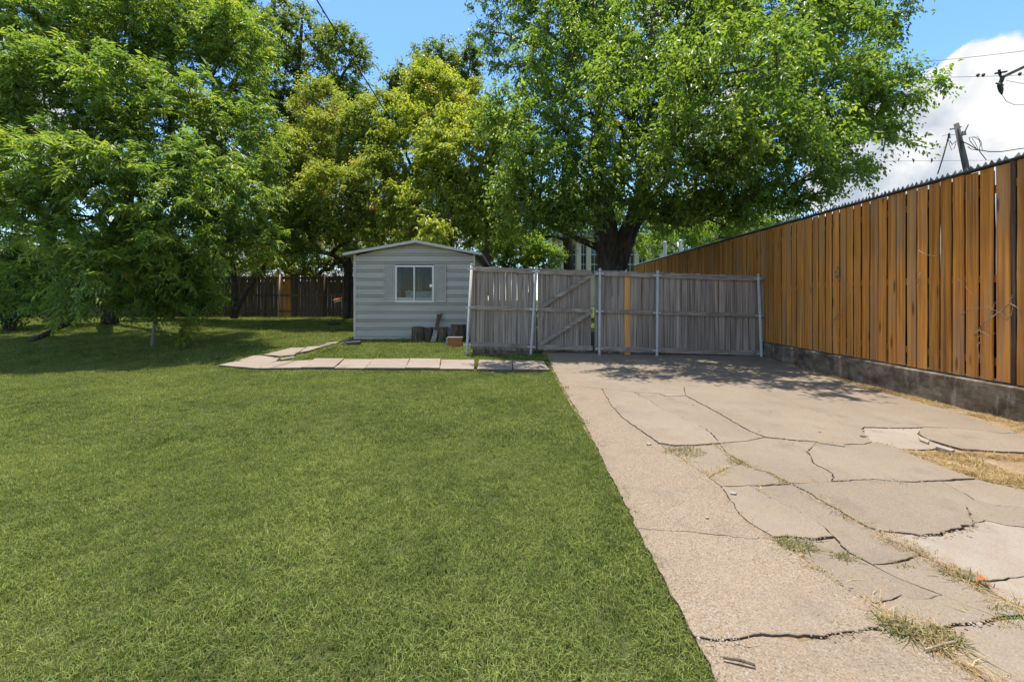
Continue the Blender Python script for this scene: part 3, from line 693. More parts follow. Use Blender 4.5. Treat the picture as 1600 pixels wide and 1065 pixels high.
for x in (SX0, SX1):
    s = 1 if x == SX0 else -1
    MB().box(min(x - s*0.004, x + s*0.06) - l.x, max(x - s*0.004, x + s*0.06) - l.x, -0.034, 0.02, SB - 0.03 - l.z, EAVE - 0.02 - l.z).build('corner_trim', M['trim'], shed)
MB().box(SX0 + 0.02 - l.x, SX1 - 0.02 - l.x, -0.04, -0.026, SB - 0.045 - l.z, SB + 0.012 - l.z).build('base_trim', M['trim'], shed)
# roof sheets with front fascia
for side in (-1, 1):
    xe = (541 - CX) * SY / FPX if side < 0 else (753 - CX) * SY / FPX
    slope = (PEAK - EAVE) / ((XM - SX0) if side < 0 else (SX1 - XM)); ze = PEAK + 0.03 - slope * abs(xe - XM)
    zp = PEAK + 0.03; t = 0.025; mb = MB()
    ya, yb = -0.20, SDEP + 0.1
    vs = [(XM - l.x, ya, zp - l.z), (xe - l.x, ya, ze - l.z), (xe - l.x, yb, ze - l.z), (XM - l.x, yb, zp - l.z)]
    vs += [(a, b, c + t) for a, b, c in vs]
    mb.add(vs, [(0,1,2,3),(7,6,5,4),(0,4,5,1),(1,5,6,2),(2,6,7,3),(3,7,4,0)]); mb.build('roof_panel', M['roof'], shed)
    MB().bar((XM - l.x, ya - 0.012, zp - l.z - 0.012), (xe - l.x, ya - 0.012, ze - l.z - 0.012), 0.075, 0.022, (0, 0, 1)).build('fascia', M['trim'], shed)
    MB().bar((xe - l.x + side * 0.012, ya, ze - l.z - 0.006), (xe - l.x + side * 0.012, yb, ze - l.z - 0.006), 0.07, 0.02).build('eave_trim', M['trim'], shed)
# window
win = empty('window', (0, 0, 0)); win.parent = shed
def wbox(name, x0, x1, y0, y1, z0, z1, mat, par): return MB().box(x0 - l.x, x1 - l.x, y0, y1, z0 - l.z, z1 - l.z).build(name, mat, par)
fw = 0.052; yf0, yf1 = -0.055, 0.075; wm = (WX0 + WX1) / 2 - 0.01
wfme = MB()
for (a, b, c, d) in ((WX0, WX0 + fw, WZ0, WZ1), (WX1 - fw, WX1, WZ0, WZ1), (WX0 + fw, WX1 - fw, WZ0, WZ0 + fw), (WX0 + fw, WX1 - fw, WZ1 - fw, WZ1), (wm - 0.018, wm + 0.018, WZ0 + fw, WZ1 - fw)):
    wfme.box(a - l.x, b - l.x, yf0, yf1, c - l.z, d - l.z)
wfme.build('frame', M['frame'], win)
wbox('pane', WX0 + fw, wm - 0.018, -0.006, 0.0, WZ0 + fw, WZ1 - fw, M['glass'], win); wbox('pane', wm + 0.018, WX1 - fw, -0.020, -0.014, WZ0 + fw, WZ1 - fw, M['glass'], win)
wbox('latch', WX1 - fw - 0.075, WX1 - fw + 0.01, -0.04, -0.021, zs(448.5), zs(444), M['white'], win)
for x0, x1 in (((600 - CX) * SY / FPX, WX0 - 0.012), (WX1 + 0.012, (697.5 - CX) * SY / FPX)):
    sh = empty('shutter', (0, 0, 0)); sh.parent = shed; fr = MB(); c, d = WZ0, zs(413.5)
    for (a, b, e, f) in ((x0, x0 + 0.035, c, d), (x1 - 0.035, x1, c, d), (x0 + 0.035, x1 - 0.035, c, c + 0.05), (x0 + 0.035, x1 - 0.035, d - 0.05, d)):
        fr.box(a - l.x, b - l.x, -0.052, -0.026, e - l.z, f - l.z)
    MB().box(x0 + 0.03 - l.x, x1 - 0.03 - l.x, -0.024, -0.018, c + 0.04 - l.z, d - 0.04 - l.z).build('shutter_back', M['shutter'], sh)
    fr.build('shutter_frame', M['shutter'], sh)
    n = 17
    for i in range(n):
        z = c + 0.05 + (d - c - 0.10) * (i + 0.5) / n; hh = (d - c - 0.10) / n * 0.5
        MB().add([(x0 + 0.036 - l.x, -0.050, z - hh - l.z), (x1 - 0.036 - l.x, -0.050, z - hh - l.z), (x1 - 0.036 - l.x, -0.026, z + hh * 0.45 - l.z), (x0 + 0.036 - l.x, -0.026, z + hh * 0.45 - l.z),
                  (x0 + 0.036 - l.x, -0.026, z - hh - l.z), (x1 - 0.036 - l.x, -0.026, z - hh - l.z)], [(0,1,2,3),(0,4,5,1),(0,3,4),(1,5,2)]).build('louvre', M['shutter'], sh)
# things seen through the window
q = MB(); n = 9
for j in range(n):
    for i in range(n):
        u, v = i/(n-1), j/(n-1); q.v.append((-3.25 + 1.2*u, SY + 0.62 + 0.18*math.sin(v*3) + 0.06*mnoise.noise(Vector((u*6, v*6, 1))), SB + 0.75 + v*0.62 + 0.05*mnoise.noise(Vector((u*4, v*4, 5)))))
q.f = [(j*n+i, j*n+i+1, (j+1)*n+i+1, (j+1)*n+i) for j in range(n-1) for i in range(n-1)]
q.add([(-3.25, SY+0.6, SB+0.03), (-2.05, SY+0.6, SB+0.03), (-2.05, SY+1.3, SB+0.03), (-3.25, SY+1.3, SB+0.03), (-3.22, SY+0.66, SB+0.78), (-2.08, SY+0.66, SB+0.78), (-2.08, SY+1.25, SB+1.33), (-3.22, SY+1.25, SB+1.33)], [(0,3,2,1),(4,5,6,7),(0,1,5,4),(1,2,6,5),(2,3,7,6),(3,0,4,7)])
tag(q.build('draped_boxes', M['blanket'], smooth=True), 'pile draped with a pale grey quilt seen through the shed window', 'pile')
ch = empty('plastic_chair', (-3.28, SY + 0.38, SB + 0.03)); tag(ch, 'white plastic chair behind the left pane of the shed window', 'chair')
MB().box(-0.18, 0.18, -0.18, 0.18, 0.80, 0.835).build('seat', M['white'], ch, bevel=0.01)
MB().bar((0.16, 0.1, 0.83), (0.24, 0.12, 1.16), 0.03, 0.26, (1, 0, 0)).build('backrest', M['white'], ch, bevel=0.01)
for sx in (-1, 1):
    for sy in (-1, 1): MB().tube([(sx*0.16, sy*0.15, 0), (sx*0.15, sy*0.15, 0.80)], 0.018, 8).build('leg', M['white'], ch)
sf = empty('storage_shelf', (-3.42, SY + 1.7, SB + 0.03)); tag(sf, 'dark metal shelf at the back of the shed behind the left pane', 'shelf')
for x in (-0.35, 0.35):
    for yv in (0, 0.35): MB().box(x-0.02, x+0.02, yv-0.02, yv+0.02, 0, 2.1).build('upright', M['white'], sf)
for z in (0.4, 0.95, 1.45, 2.0): MB().box(-0.33, 0.33, 0.0, 0.35, z, z+0.05).build('shelf_board', M['interior'], sf)

# ------------------------------------------------------------------ stumps and bits in front of the shed
def stump(px, wpx, pyt, pyb, Y, label, seed, flare=1.0):
    rs = random.Random(seed); c = G(px, pyb); s = FPX / Y; r_ = wpx / s / 2; c = Vector(((px - CX) * Y / FPX, Y, gz(Y))); h = (pyb - pyt) / s
    o = empty('wood_stump', c); tag(o, label, 'stump', 'stumps by the shed'); mb = MB(); n = 22; rings = 7
    ph = [rs.uniform(0, 6.28) for _ in range(4)]
    for k in range(rings):
        z = -0.03 + (h + 0.03) * k / (rings - 1)
        for i in range(n):
            a = 2*math.pi*i/n; rad = r_ * (1 + 0.05*math.sin(3*a+ph[0]) + 0.035*math.sin(7*a+ph[1]) + 0.03*rs.uniform(-1, 1)) * (1 + 0.10*flare*(1-k/(rings-1))**2)
            mb.v.append((rad*math.cos(a), rad*math.sin(a), z + (0.01*math.sin(2*a+ph[2]) if k == rings-1 else 0)))
    mb.f = [(k*n+i, k*n+(i+1) % n, (k+1)*n+(i+1) % n, (k+1)*n+i) for k in range(rings-1) for i in range(n)]
    mb.build('bark', M['log'], o)
    top = MB(); top.v = [(v[0]*0.985, v[1]*0.985, v[2]+0.003) for v in mb.v[-n:]] + [(0, 0, h + 0.004)]; top.f = [(i, (i+1) % n, n) for i in range(n)]
    top.build('cut_face', M['logend'], o)
stump(652.5, 19, 515, 538, 11.35, 'leftmost upright wood stump standing before the shed wall', 1)
stump(669, 14, 517, 538, 11.45, 'slim pale stump second from the left before the shed', 2, 0.3)
stump(690.5, 17, 516, 538, 11.42, 'dark stump right of the leaning board before the shed', 3)
stump(715.5, 23, 512, 538, 11.40, 'widest stump at the right end of the row behind the bricks', 4)
lb = empty('leaning_board', W(674.5, 539, 11.1)); tag(lb, 'weathered board with a carved knob top leaning on the stumps', 'board')
p0, p1, p2, p3 = W(674.5, 541, 11.1), W(681.5, 516, 11.35), W(684.5, 500, 11.55), W(686.5, 491, 11.66)
MB().bar(p0 - lb.location, p1 - lb.location, 0.13, 0.03, (1, 0, 0)).build('plank', M['grey_wood'], lb, bevel=0.005)
MB().tube([p - lb.location for p in (p1, p2, p3)], [0.05, 0.055, 0.06], 8).build('neck', M['brown_wood'], lb)
MB().tube([p3 - lb.location + Vector((0, 0, k)) for k in (-0.02, 0.01, 0.04, 0.07)], [0.055, 0.085, 0.075, 0.03], 10).build('knob', M['greybrick'], lb, smooth=True)
def brickstack():
    Y = 10.55; s = FPX / Y; o = empty('clay_planter_block', ((711 - CX) / s, Y, gz(Y))); tag(o, 'orange clay block beside a grey brick on the grass before the shed', 'block')
    for i, (z0, z1, dx) in enumerate(((0.0, 0.075, 0.01), (0.08, 0.15, 0.0), (0.155, 0.21, 0.006))):
        MB().box(-0.17 + dx, 0.19 + dx, -0.06, 0.06, z0, z1).build('clay_course', M['terracotta'], o, bevel=0.006)
    MB().box(-0.20, 0.20, -0.055, 0.055, 0.213, 0.243).build('cap_brick', M['greybrick'], o, bevel=0.006)
    MB().box(-0.225, -0.172, -0.05, 0.08, 0.0, 0.208).build('end_brick', M['greybrick'], o, bevel=0.006)
brickstack()
c = G(552, 540); o = MB()
o.tube([(-0.20, 0, 0.05), (0.17, 0.06, 0.07)], 0.06, 10); o.box(-0.25, -0.05, -0.1, 0.07, 0.0, 0.035)
o = o.build('drain_elbow', M['black']); o.location = c; tag(o, 'black plastic drain pipe end lying at the shed corner', 'drain pipe')
c = G(522, 508.5); o = MB().box(-0.2, 0.2, -0.11, 0.11, 0.0, 0.10).build('plastic_tray', M['black'], bevel=0.02); o.location = c; o.rotation_euler = (0.05, 0.03, 0.2)
tag(o, 'black plastic tray lying on the lawn before the back fence', 'tray')
fd = empty('bird_feeder', W(528, 470, 17.6)); tag(fd, 'small bird feeder with an orange roof hanging before the back fence', 'bird feeder')
MB().add([(-0.17,-0.1,0.0),(0.17,-0.1,0.05),(0.17,0.1,0.05),(-0.17,0.1,0.0),(-0.15,0,0.10),(0.17,0,0.15)],[(0,1,5,4),(3,4,5,2),(0,4,3),(1,2,5),(0,3,2,1)]).build('roof', M['terracotta'], fd)
MB().add([(-0.12,-0.08,-0.07),(0.14,-0.08,-0.005),(0.14,0.08,-0.005),(-0.12,0.08,-0.07),(-0.12,-0.08,-0.012),(0.14,-0.08,0.04),(0.14,0.08,0.04),(-0.12,0.08,-0.012)],[(0,3,2,1),(4,5,6,7),(0,1,5,4),(1,2,6,5),(2,3,7,6),(3,0,4,7)]).build('tray', M['frame'], fd)
MB().tube([(0, 0, 0.10), (0.03, 0.02, 1.9)], 0.006, 5).build('cord', M['cable'], fd)
a, b = G(46, 533, 0.04), W(118, 499, 12.2)
o = MB().tube([a, a.lerp(b, 0.35) + Vector((0, 0, -0.02)), a.lerp(b, 0.7) + Vector((0, 0, 0.02)), b], [0.055, 0.075, 0.08, 0.07], 10).build('fallen_log', M['bark'], smooth=True)
tag(o, 'dark fallen log slanting from the grass into the left shrubs', 'log')

# ------------------------------------------------------------------ far houses
def house(name, label, px0, px1, Y, zwall, zridge, dep, wallm, roofm, windows, over=0.4, base=None):
    x0, x1 = (px0 - CX) * Y / FPX, (px1 - CX) * Y / FPX; b = gz(Y) if base is None else base
    o = empty(name, ((x0 + x1) / 2, Y, b)); tag(o, label, 'house'); hw = (x1 - x0) / 2; H = zwall - b; HR = zridge - b
    MB().box(-hw, hw, 0, dep, -0.2, H).build('wall', wallm, o)
    m = MB(); e = over
    vs = [(-hw-e, -e, H-0.08), (hw+e, -e, H-0.08), (hw+e, dep/2, HR), (-hw-e, dep/2, HR), (hw+e, dep+e, H-0.08), (-hw-e, dep+e, H-0.08)]
    vs2 = [(p[0], p[1], p[2] + 0.12) for p in vs]
    m.add(vs + vs2, [(0,3,2,1),(3,5,4,2),(6,7,8,9),(9,8,10,11),(0,1,7,6),(1,2,8,7),(2,4,10,8),(4,5,11,10),(5,3,9,11),(3,0,6,9)]); m.build('roof', roofm, o)
    MB().box(-hw-e, hw+e, -e-0.04, -e-0.005, H-0.16, H+0.05).build('gutter', M['trimdark'], o)
    for (u, v, w, h) in windows:
        wn = MB().box(u - w/2 - 0.07, u + w/2 + 0.07, -0.06, -0.004, v - 0.07, v + h + 0.07).build('window', M['white'], o)
        MB().box(u - w/2, u - 0.03, -0.075, -0.062, v, v + h).build('pane', M['darkglass'], wn); MB().box(u + 0.03, u + w/2, -0.075, -0.062, v, v + h).build('pane', M['darkglass'], wn)
    return o
house('neighbour_house', 'tan roofed neighbouring house glimpsed behind the left tree', -260, 62, 24, 3.35, 4.9, 8, M['palewall'], M['tan'], [(3.5, 0.9, 1.0, 1.2), (-2, 0.9, 1.2, 1.2)])
house('neighbour_house', 'low pale house with a light roof behind the back fence', 318, 600, 27, 2.5, 3.45, 7, M['palewall'], M['greyroof'], [(-3, 0.9, 1.2, 1.1), (3, 0.9, 1.2, 1.1)])
house('neighbour_house', 'grey roofed house rising behind the orange fence on the right', 1150, 1420, 38, 8.2, 9.9, 9, M['palewall'], M['greyroof'], [(-4, 3.5, 1.4, 1.6), (0, 3.5, 1.4, 1.6), (4, 3.5, 1.4, 1.6)])
# cream apartment block with tall framed windows behind the big trunk
Y = 30; apt = empty('apartment_block', ((960 - CX) * Y / FPX, Y, gz(Y))); tag(apt, 'cream apartment block with tall green windows behind the big trunk', 'building')
ax = lambda px: (px - 960) * Y / FPX; az = lambda py: CAMH + (CY - py) * Y / FPX - gz(Y)
MB().box(ax(870), ax(1060), 0.25, 8, -0.3, az(372)).build('wall', M['cream'], apt)
MB().box(ax(864), ax(1066), -0.5, 8.4, az(372) + 0.005, az(362)).build('roof', M['greyroof'], apt)
for px in (879.5, 904.5, 920, 938.5, 957, 976, 995, 1014, 1033, 1052): MB().box(ax(px - 3.6), ax(px + 3.6), 0.0, 0.246, -0.3, az(373)).build('pillar', M['cream'], apt)
for px0, px1 in ((884, 900), (908.5, 916), (924, 934.5), (942.5, 953), (961, 972), (980, 991), (999, 1010), (1018, 1029)):
    w_ = MB().box(ax(px0), ax(px1), 0.18, 0.246, az(428), az(382)).build('window', M['white'], apt)
    n = 2
    for i in range(n):
        for j in range(3):
            a = ax(px0) + (ax(px1) - ax(px0)) * (i + 0.08) / n; b = ax(px0) + (ax(px1) - ax(px0)) * (i + 0.92) / n
            z0 = az(428) + (az(382) - az(428)) * (j + 0.04) / 3; z1 = az(428) + (az(382) - az(428)) * (j + 0.96) / 3
            MB().box(a, b, 0.165, 0.178, z0, z1).build('pane', M['darkglass'], w_)
for px, pyt in ((1039, 380), (1063.5, 378)):
    o = MB().tube([W(px, 412, 21), W(px, pyt, 21)], 0.085, 10).tube([W(px, pyt, 21), W(px, pyt - 2, 21), W(px, pyt - 3, 21)], [0.085, 0.12, 0.03], 10).build('vent_pipe', M['white'])
    tag(o, 'taller white vent pipe behind the far end of the orange fence' if px < 1050 else 'white vent pipe nearer the camera end behind the orange fence', 'pipe')

# ------------------------------------------------------------------ poles and wires
def curve(a, b, sag, n=14):
    a, b = Vector(a), Vector(b); return [a.lerp(b, i/n) - Vector((0, 0, sag * 4 * (i/n) * (1 - i/n))) for i in range(n + 1)]
o = MB().tube([W(762, 462, 15.6), W(761.5, 400, 15.6), W(760, 240, 15.6)], [0.11, 0.10, 0.085], 12).build('utility_pole', M['pole'], smooth=True)
tag(o, 'grey wooden pole rising right behind the shed roof', 'pole')
o = MB().tube(curve(W(468, -45, 9.0), W(650, 245, 19.5), 0.12, 20), 0.018, 6).build('overhead_cable', M['cable'], smooth=True); tag(o, 'thick black overhead cable slanting down across the blue sky', 'cable')
up = empty('utility_pole', W(1519, 330, 14)); tag(up, 'leaning wooden utility pole with tangled wires behind the orange fence', 'pole'); lu = up.location
MB().tube([W(1545, 430, 14) - lu, W(1508, 255, 14) - lu, W(1494, 193, 14) - lu], [0.095, 0.085, 0.068], 12).build('pole_shaft', M['pole'], up, smooth=True)
def tw(pts, r_, Y=14, name='wire'): return MB().tube([W(a, b, Y) - lu for a, b in pts], r_ * 0.55, 5).build(name, M['cable'], up)
tw([(1465,272),(1473,247),(1480,222),(1483,208)], 0.035, 13.9, 'guy_wire')
tw([(1498,219),(1512,225),(1527,234),(1545,237),(1565,237),(1590,233),(1640,226)], 0.028, 13.9)
tw([(1527,234),(1516,221),(1514,215),(1522,214),(1530,219),(1532,226),(1530,235)], 0.018, 13.95); tw([(1529,235),(1524,224),(1519,216),(1527,213),(1533,222),(1535,236)], 0.014, 14.0)
tw([(1529,234),(1534,241),(1541,250)], 0.022, 13.95); tw([(1512,229),(1517,233),(1529,235)], 0.022, 13.9); tw([(1506,207),(1509,203),(1513,195)], 0.03, 13.95)
tw([(1481,210),(1483,224),(1487,235),(1491,232),(1494,222)], 0.014, 13.95); tw([(1484,220),(1488,226),(1494,220)], 0.022, 13.9); tw([(1472,213),(1482,210),(1492,211)], 0.012, 13.9)
MB().tube([W(1485, 202, 13.9) - lu, W(1491, 201, 13.95) - lu], 0.025, 8).build('bolt', M['spike'], up); MB().tube([W(1499, 199, 13.95) - lu, W(1502, 198, 13.9) - lu], 0.025, 8).build('bolt', M['spike'], up)
for (a, b) in ((1483.5, 212), (1504, 208), (1508, 207)): MB().tube([W(a, b - 3, 13.9) - lu, W(a, b + 4, 13.9) - lu], [0.02, 0.035], 8).build('insulator', M['greybrick'], up)
cp = empty('utility_pole', W(1668, 330, 14.5)); tag(cp, 'utility pole crossarm with a hanging fuse reaching in at the right edge', 'pole'); lc = cp.location
MB().tube([W(1668, 440, 14.5) - lc, W(1665, 20, 14.5) - lc], [0.17, 0.13], 12).build('pole_shaft', M['pole'], cp, smooth=True)
MB().bar(W(1566, 121, 14.3) - lc, W(1690, 62, 14.3) - lc, 0.095, 0.08).build('crossarm', M['pole'], cp)
fz = MB()
fz.bar(W(1560, 112, 14.2) - lc, W(1566, 124, 14.2) - lc, 0.04, 0.05, (1,0,0)).bar(W(1555, 115, 14.2) - lc, W(1573, 112, 14.2) - lc, 0.05, 0.05).bar(W(1561, 109, 14.2) - lc, W(1563, 117, 14.2) - lc, 0.05, 0.05, (1,0,0))
fz.tube([W(1567, 120, 14.2) - lc, W(1564, 128, 14.2) - lc], 0.06, 8).build('bracket', M['trimdark'], cp)
MB().tube([W(1563.5, 129, 14.2) - lc, W(1562, 133, 14.2) - lc, W(1564, 141, 14.2) - lc, W(1565.5, 148, 14.2) - lc], [0.05, 0.07, 0.065, 0.02], 8).tube([W(1556, 130, 14.2) - lc, W(1562, 132, 14.2) - lc, W(1568, 133.5, 14.2) - lc], 0.025, 6).build('fuse', M['trimdark'], cp)
MB().tube([W(1565.5, 148, 14.2) - lc, W(1572, 158, 14.2) - lc, W(1585, 164, 14.2) - lc, W(1605, 164, 14.2) - lc, W(1640, 155, 14.3) - lc], 0.008, 5).build('jumper_wire', M['cable'], cp)
for k, (pa, pb, Y0, Y1, sg, lab) in enumerate((((1330, 106), (1720, 64), 40, 30, 0.2, 'thin high wire crossing the blue gap above the white cloud'), ((1380, 252), (1700, 249), 45, 45, 0.0, 'thin level wire behind the leaning pole'),
        ((1405, 122), (1720, 112), 36, 33, 0.1, 'thin wire with dark beads beside the crossarm'), ((1572, 126), (1700, 150), 14.3, 14.3, 0.0, 'thin wire running right from the crossarm end'))):
    m = MB().tube(curve(W(*pa, Y0), W(*pb, Y1), sg), 0.017 if Y0 > 20 else 0.007, 5)
    o = m.build('overhead_wire', M['cable']); tag(o, lab, 'wire', 'overhead wires')
    if k == 2:
        for px in (1528, 1536.5, 1593.5): 
            c = W(px, 118.2 - (px - 1528) * 0.03, 34); MB().tube([c + Vector((0, 0, 0.16)), c + Vector((0, 0, 0.05)), c - Vector((0, 0, 0.12))], [0.05, 0.13, 0.05], 8).build('bead', M['cable'], o)

# ------------------------------------------------------------------ trees
def unit(a): return a / (np.linalg.norm(a, axis=-1, keepdims=True) + 1e-9)
def leaf_mesh(name, P, D, Nn, L_, Wd, tint, mat, parent, fold=0.25):
    """P base, D direction, Nn normal, one folded 4-vertex leaf each"""
    n = len(P); S_ = unit(np.cross(D, Nn)); Nn = np.cross(S_, D)
    L_ = L_[:, None]; Wd = Wd[:, None]
    mid = P + D * L_ * 0.42
    v = np.stack([P, mid + S_ * Wd * 0.5 + Nn * Wd * fold, P + D * L_ - Nn * L_ * 0.12, mid - S_ * Wd * 0.5 + Nn * Wd * fold], 1).reshape(-1, 3)
    base = np.arange(n)[:, None] * 4
    idx = (base + np.array([0, 1, 2, 0, 2, 3])).reshape(-1)
    me = bpy.data.meshes.new(name); me.vertices.add(4*n); me.vertices.foreach_set('co', v.astype(np.float32).ravel())
    me.loops.add(6*n); me.loops.foreach_set('vertex_index', idx.astype(np.int32))
    me.polygons.add(2*n); me.polygons.foreach_set('loop_start', np.arange(0, 6*n, 3, dtype=np.int32)); me.polygons.foreach_set('loop_total', np.full(2*n, 3, dtype=np.int32))
    me.update(calc_edges=True)
    at = me.attributes.new('tint', 'FLOAT_COLOR', 'POINT'); c = np.ones((n, 4, 4), np.float32); c[:, :, :3] = tint[:, None, :]; at.data.foreach_set('color', c.ravel())
    me.materials.append(mat)
    return link(bpy.data.objects.new(name, me), parent)

def make_tree(name, label, root, stems, lobes, ntips, leaf, mat, barkm, seed, cat='tree', bf=0.28, trunk_min=0.0, group=None, tip_r=0.006, thin=0.0):
    """stems: polylines [(point, radius)...]; lobes: (px, py, Y, rx_px, ry_px, depth_m[, weight])"""
    rg = np.random.default_rng(seed); root = Vector(root)
    o = empty(name, root); tag(o, label, cat, group)
    nodes = []; par = []; plen = []; rmin = []
    for st in stems:
        start = len(nodes)
        for k, (p, r_) in enumerate(st):
            p = Vector(p) - root
            if k == 0:
                nodes.append(p); par.append(-1); plen.append(0.0); rmin.append(r_)
                if start > 0:      # join to the nearest earlier node
                    d = [(q - p).length for q in nodes[:start]]; j = int(np.argmin(d))
                    if d[j] < 2.5: par[-1] = j; plen[-1] = plen[j] + d[j]
                continue
            a = nodes[-1]; ra = rmin[-1]; n = max(1, int((p - a).length / 0.3)); pa = len(nodes) - 1
            for i in range(1, n + 1):
                f = i / n; wob = Vector(rg.normal(0, 0.012, 3)) if i < n else Vector((0, 0, 0))
                nodes.append(a.lerp(p, f) + wob); par.append(len(nodes) - 2); plen.append(plen[-1] + (p - a).length / n); rmin.append(ra + (r_ - ra) * f)
    tips = []; tl = []; wts = np.array([(lb_[6] if len(lb_) > 6 else 1.0) * (lb_[3] * lb_[4] * lb_[2]**2 / FPX**2 * lb_[5])**0.8 for lb_ in lobes]); wts /= wts.sum()
    for lb_, wt in zip(lobes, wts):
        c = np.array(W(lb_[0], lb_[1], lb_[2]) - root); sc = np.array([lb_[3] * lb_[2] / FPX, lb_[5] * 0.75, lb_[4] * lb_[2] / FPX])
        m = max(3, int(ntips * wt)); d = unit(rg.normal(0, 1, (m, 3))); rad = rg.uniform(0.25, 1.0, (m, 1))**0.5
        rad *= 1 + 0.22 * np.array([[mnoise.noise(Vector(q * 2.3) + Vector(c))] for q in d])
        tips.append(c + d * sc * rad); tl.append(np.repeat(c[None], m, 0))
    tips = np.concatenate(tips); tl = np.concatenate(tl)
    if thin > 0:
        kp = (tips[:, 1] < tl[:, 1] + 0.2) | (rg.uniform(0, 1, len(tips)) > thin); tips = tips[kp]; tl = tl[kp]
    keep = tips[:, 2] > (0.15 + np.array([gz(t + root.y) for t in tips[:, 1]]) - root.z); tips = tips[keep]; tl = tl[keep]
    o_ = np.argsort(np.linalg.norm(tips - np.array(nodes[0]), axis=1)); tips = tips[o_]; tl = tl[o_]
    cap = len(nodes) + len(tips) * 9 + 10; NA = np.zeros((cap, 3)); PL = np.zeros(cap); nn = len(nodes)
    NA[:nn] = np.array(nodes); PL[:nn] = plen; tipdir = np.zeros_like(tips); is_tip = []
    skip0 = 2
    for ti, t in enumerate(tips):
        d = np.linalg.norm(NA[skip0:nn] - t, axis=1); j = int(np.argmin(d + bf * PL[skip0:nn])) + skip0; a = NA[j].copy(); dist = d[j - skip0]
        n = min(8, max(1, int(dist / 0.35))); pj = j; up_ = np.array([0, 0, 0.10 * dist])
        for i in range(1, n + 1):
            f = i / n; p = a + (t - a) * f + up_ * (4 * f * (1 - f)) + (rg.normal(0, 0.03 * min(1, dist), 3) if i < n else 0)
            NA[nn] = p; PL[nn] = PL[pj] + np.linalg.norm(p - NA[pj]); par.append(pj); rmin.append(0.0); pj = nn; nn += 1
        is_tip.append(nn - 1); tipdir[ti] = t - NA[par[nn - 1]]
    rad = np.zeros(nn)
    for i in is_tip: rad[i] = tip_r**2.2
    for i in range(nn - 1, -1, -1):
        if par[i] >= 0: rad[par[i]] += max(rad[i], 0)
    rad = np.maximum(rad, tip_r**2.2)**(1 / 2.2) if True else rad
    rad = np.minimum(rad, 0.10); rad = np.maximum(rad, np.array(rmin))
    kids = [[] for _ in range(nn)]
    for i in range(nn):
        if par[i] >= 0: kids[par[i]].append(i)
    mbm = MB(); starts = [i for i in range(nn) if par[i] < 0]; stack = [(i, -1) for i in starts]
    while stack:
        i, pr = stack.pop(); ch_ = [i]; 
        pts = [NA[pr]] if pr >= 0 else []; rs_ = [min(rad[pr], rad[i] * 1.15)] if pr >= 0 else []
        cur = i
        while True:
            pts.append(NA[cur]); rs_.append(rad[cur])
            if not kids[cur]: break
            ks = sorted(kids[cur], key=lambda q_: -rad[q_])
            for k in ks[1:]: stack.append((k, cur))
            cur = ks[0]
        if len(pts) > 1 and max(rs_) > 0.0065: mbm.tube([Vector(p) for p in pts], rs_, 10 if max(rs_) > 0.08 else (6 if max(rs_) > 0.02 else 4), caps=max(rs_) > 0.05)
    mbm.build('trunk', barkm, o, smooth=True)
    # foliage
    od = unit(tips - tl) * 0.5 + unit(tipdir) * 0.6
    nt = len(tips); K, Mn = leaf['twigs'], leaf['per']
    tw_d = unit(np.repeat(od, K, 0) + rg.normal(0, 0.85, (nt*K, 3)) + np.array([0, 0, leaf.get('lift', 0.0)]))
    tw_l = leaf['twig'] * rg.uniform(0.55, 1.25, nt*K); base = np.repeat(tips, K, 0) - tw_d * tw_l[:, None] * 0.25
    clump = np.repeat(rg.normal(0, 1, nt), K*Mn)
    twn = np.repeat(rg.normal(0, 1, nt*K), Mn)
    tt = np.tile((np.arange(Mn) + 0.5) / Mn, nt*K); D_ = np.repeat(tw_d, Mn, 0); LL = np.repeat(tw_l, Mn)
    n = len(tt)
    P = np.repeat(base, Mn, 0) + D_ * (tt * LL)[:, None]; P[:, 2] -= leaf.get('sag', 0.25) * (tt * LL)**2
    if not leaf.get('pinnate'): P += rg.normal(0, 0.03, (n, 3))
    Dg = D_.copy(); Dg[:, 2] -= 2 * leaf.get('sag', 0.25) * tt * LL; Dg = unit(Dg)
    side = unit(np.cross(Dg, np.array([0, 0, 1.0]) + np.repeat(rg.normal(0, 0.35, (nt*K, 3)), Mn, 0)))
    sg = np.where(np.tile(np.arange(Mn), nt*K) % 2 == 0, 1.0, -1.0)[:, None]
    dirn = unit(Dg * leaf.get('fwd', 0.5) + side * sg * 0.85 + np.array([0, 0, -leaf['droop']]) + rg.normal(0, leaf.get('rnd', 0.3), (n, 3)))
    nor = unit(np.array([0, 0, 1.0]) + side * sg * 0.35 + rg.normal(0, leaf.get('nrnd', 0.45), (n, 3)))
    ln = leaf['len'] * rg.uniform(0.65, 1.2, n); wd = ln * leaf['asp']
    tint = np.zeros((n, 3)); tint[:, 0] = np.clip(leaf.get('bias', 0.45) + 0.20 * clump + 0.13 * twn + rg.normal(0, 0.12, n), 0, 1)
    tint[:, 2] = (rg.uniform(0, 1, n) < leaf.get('odd', 0.0)) * 1.0 + np.clip((clump > leaf.get('oddclump', 9)) * rg.uniform(0.2, 1.0, n), 0, 1); tint[:, 2] = np.clip(tint[:, 2], 0, 1)
    ok = P[:, 2] > np.maximum(0.03, 0.05 + np.vectorize(gz)(P[:, 1] + root.y) - root.z)
    leaf_mesh('crown', P[ok], dirn[ok], nor[ok], ln[ok], wd[ok], tint[ok], mat, o)
    return o

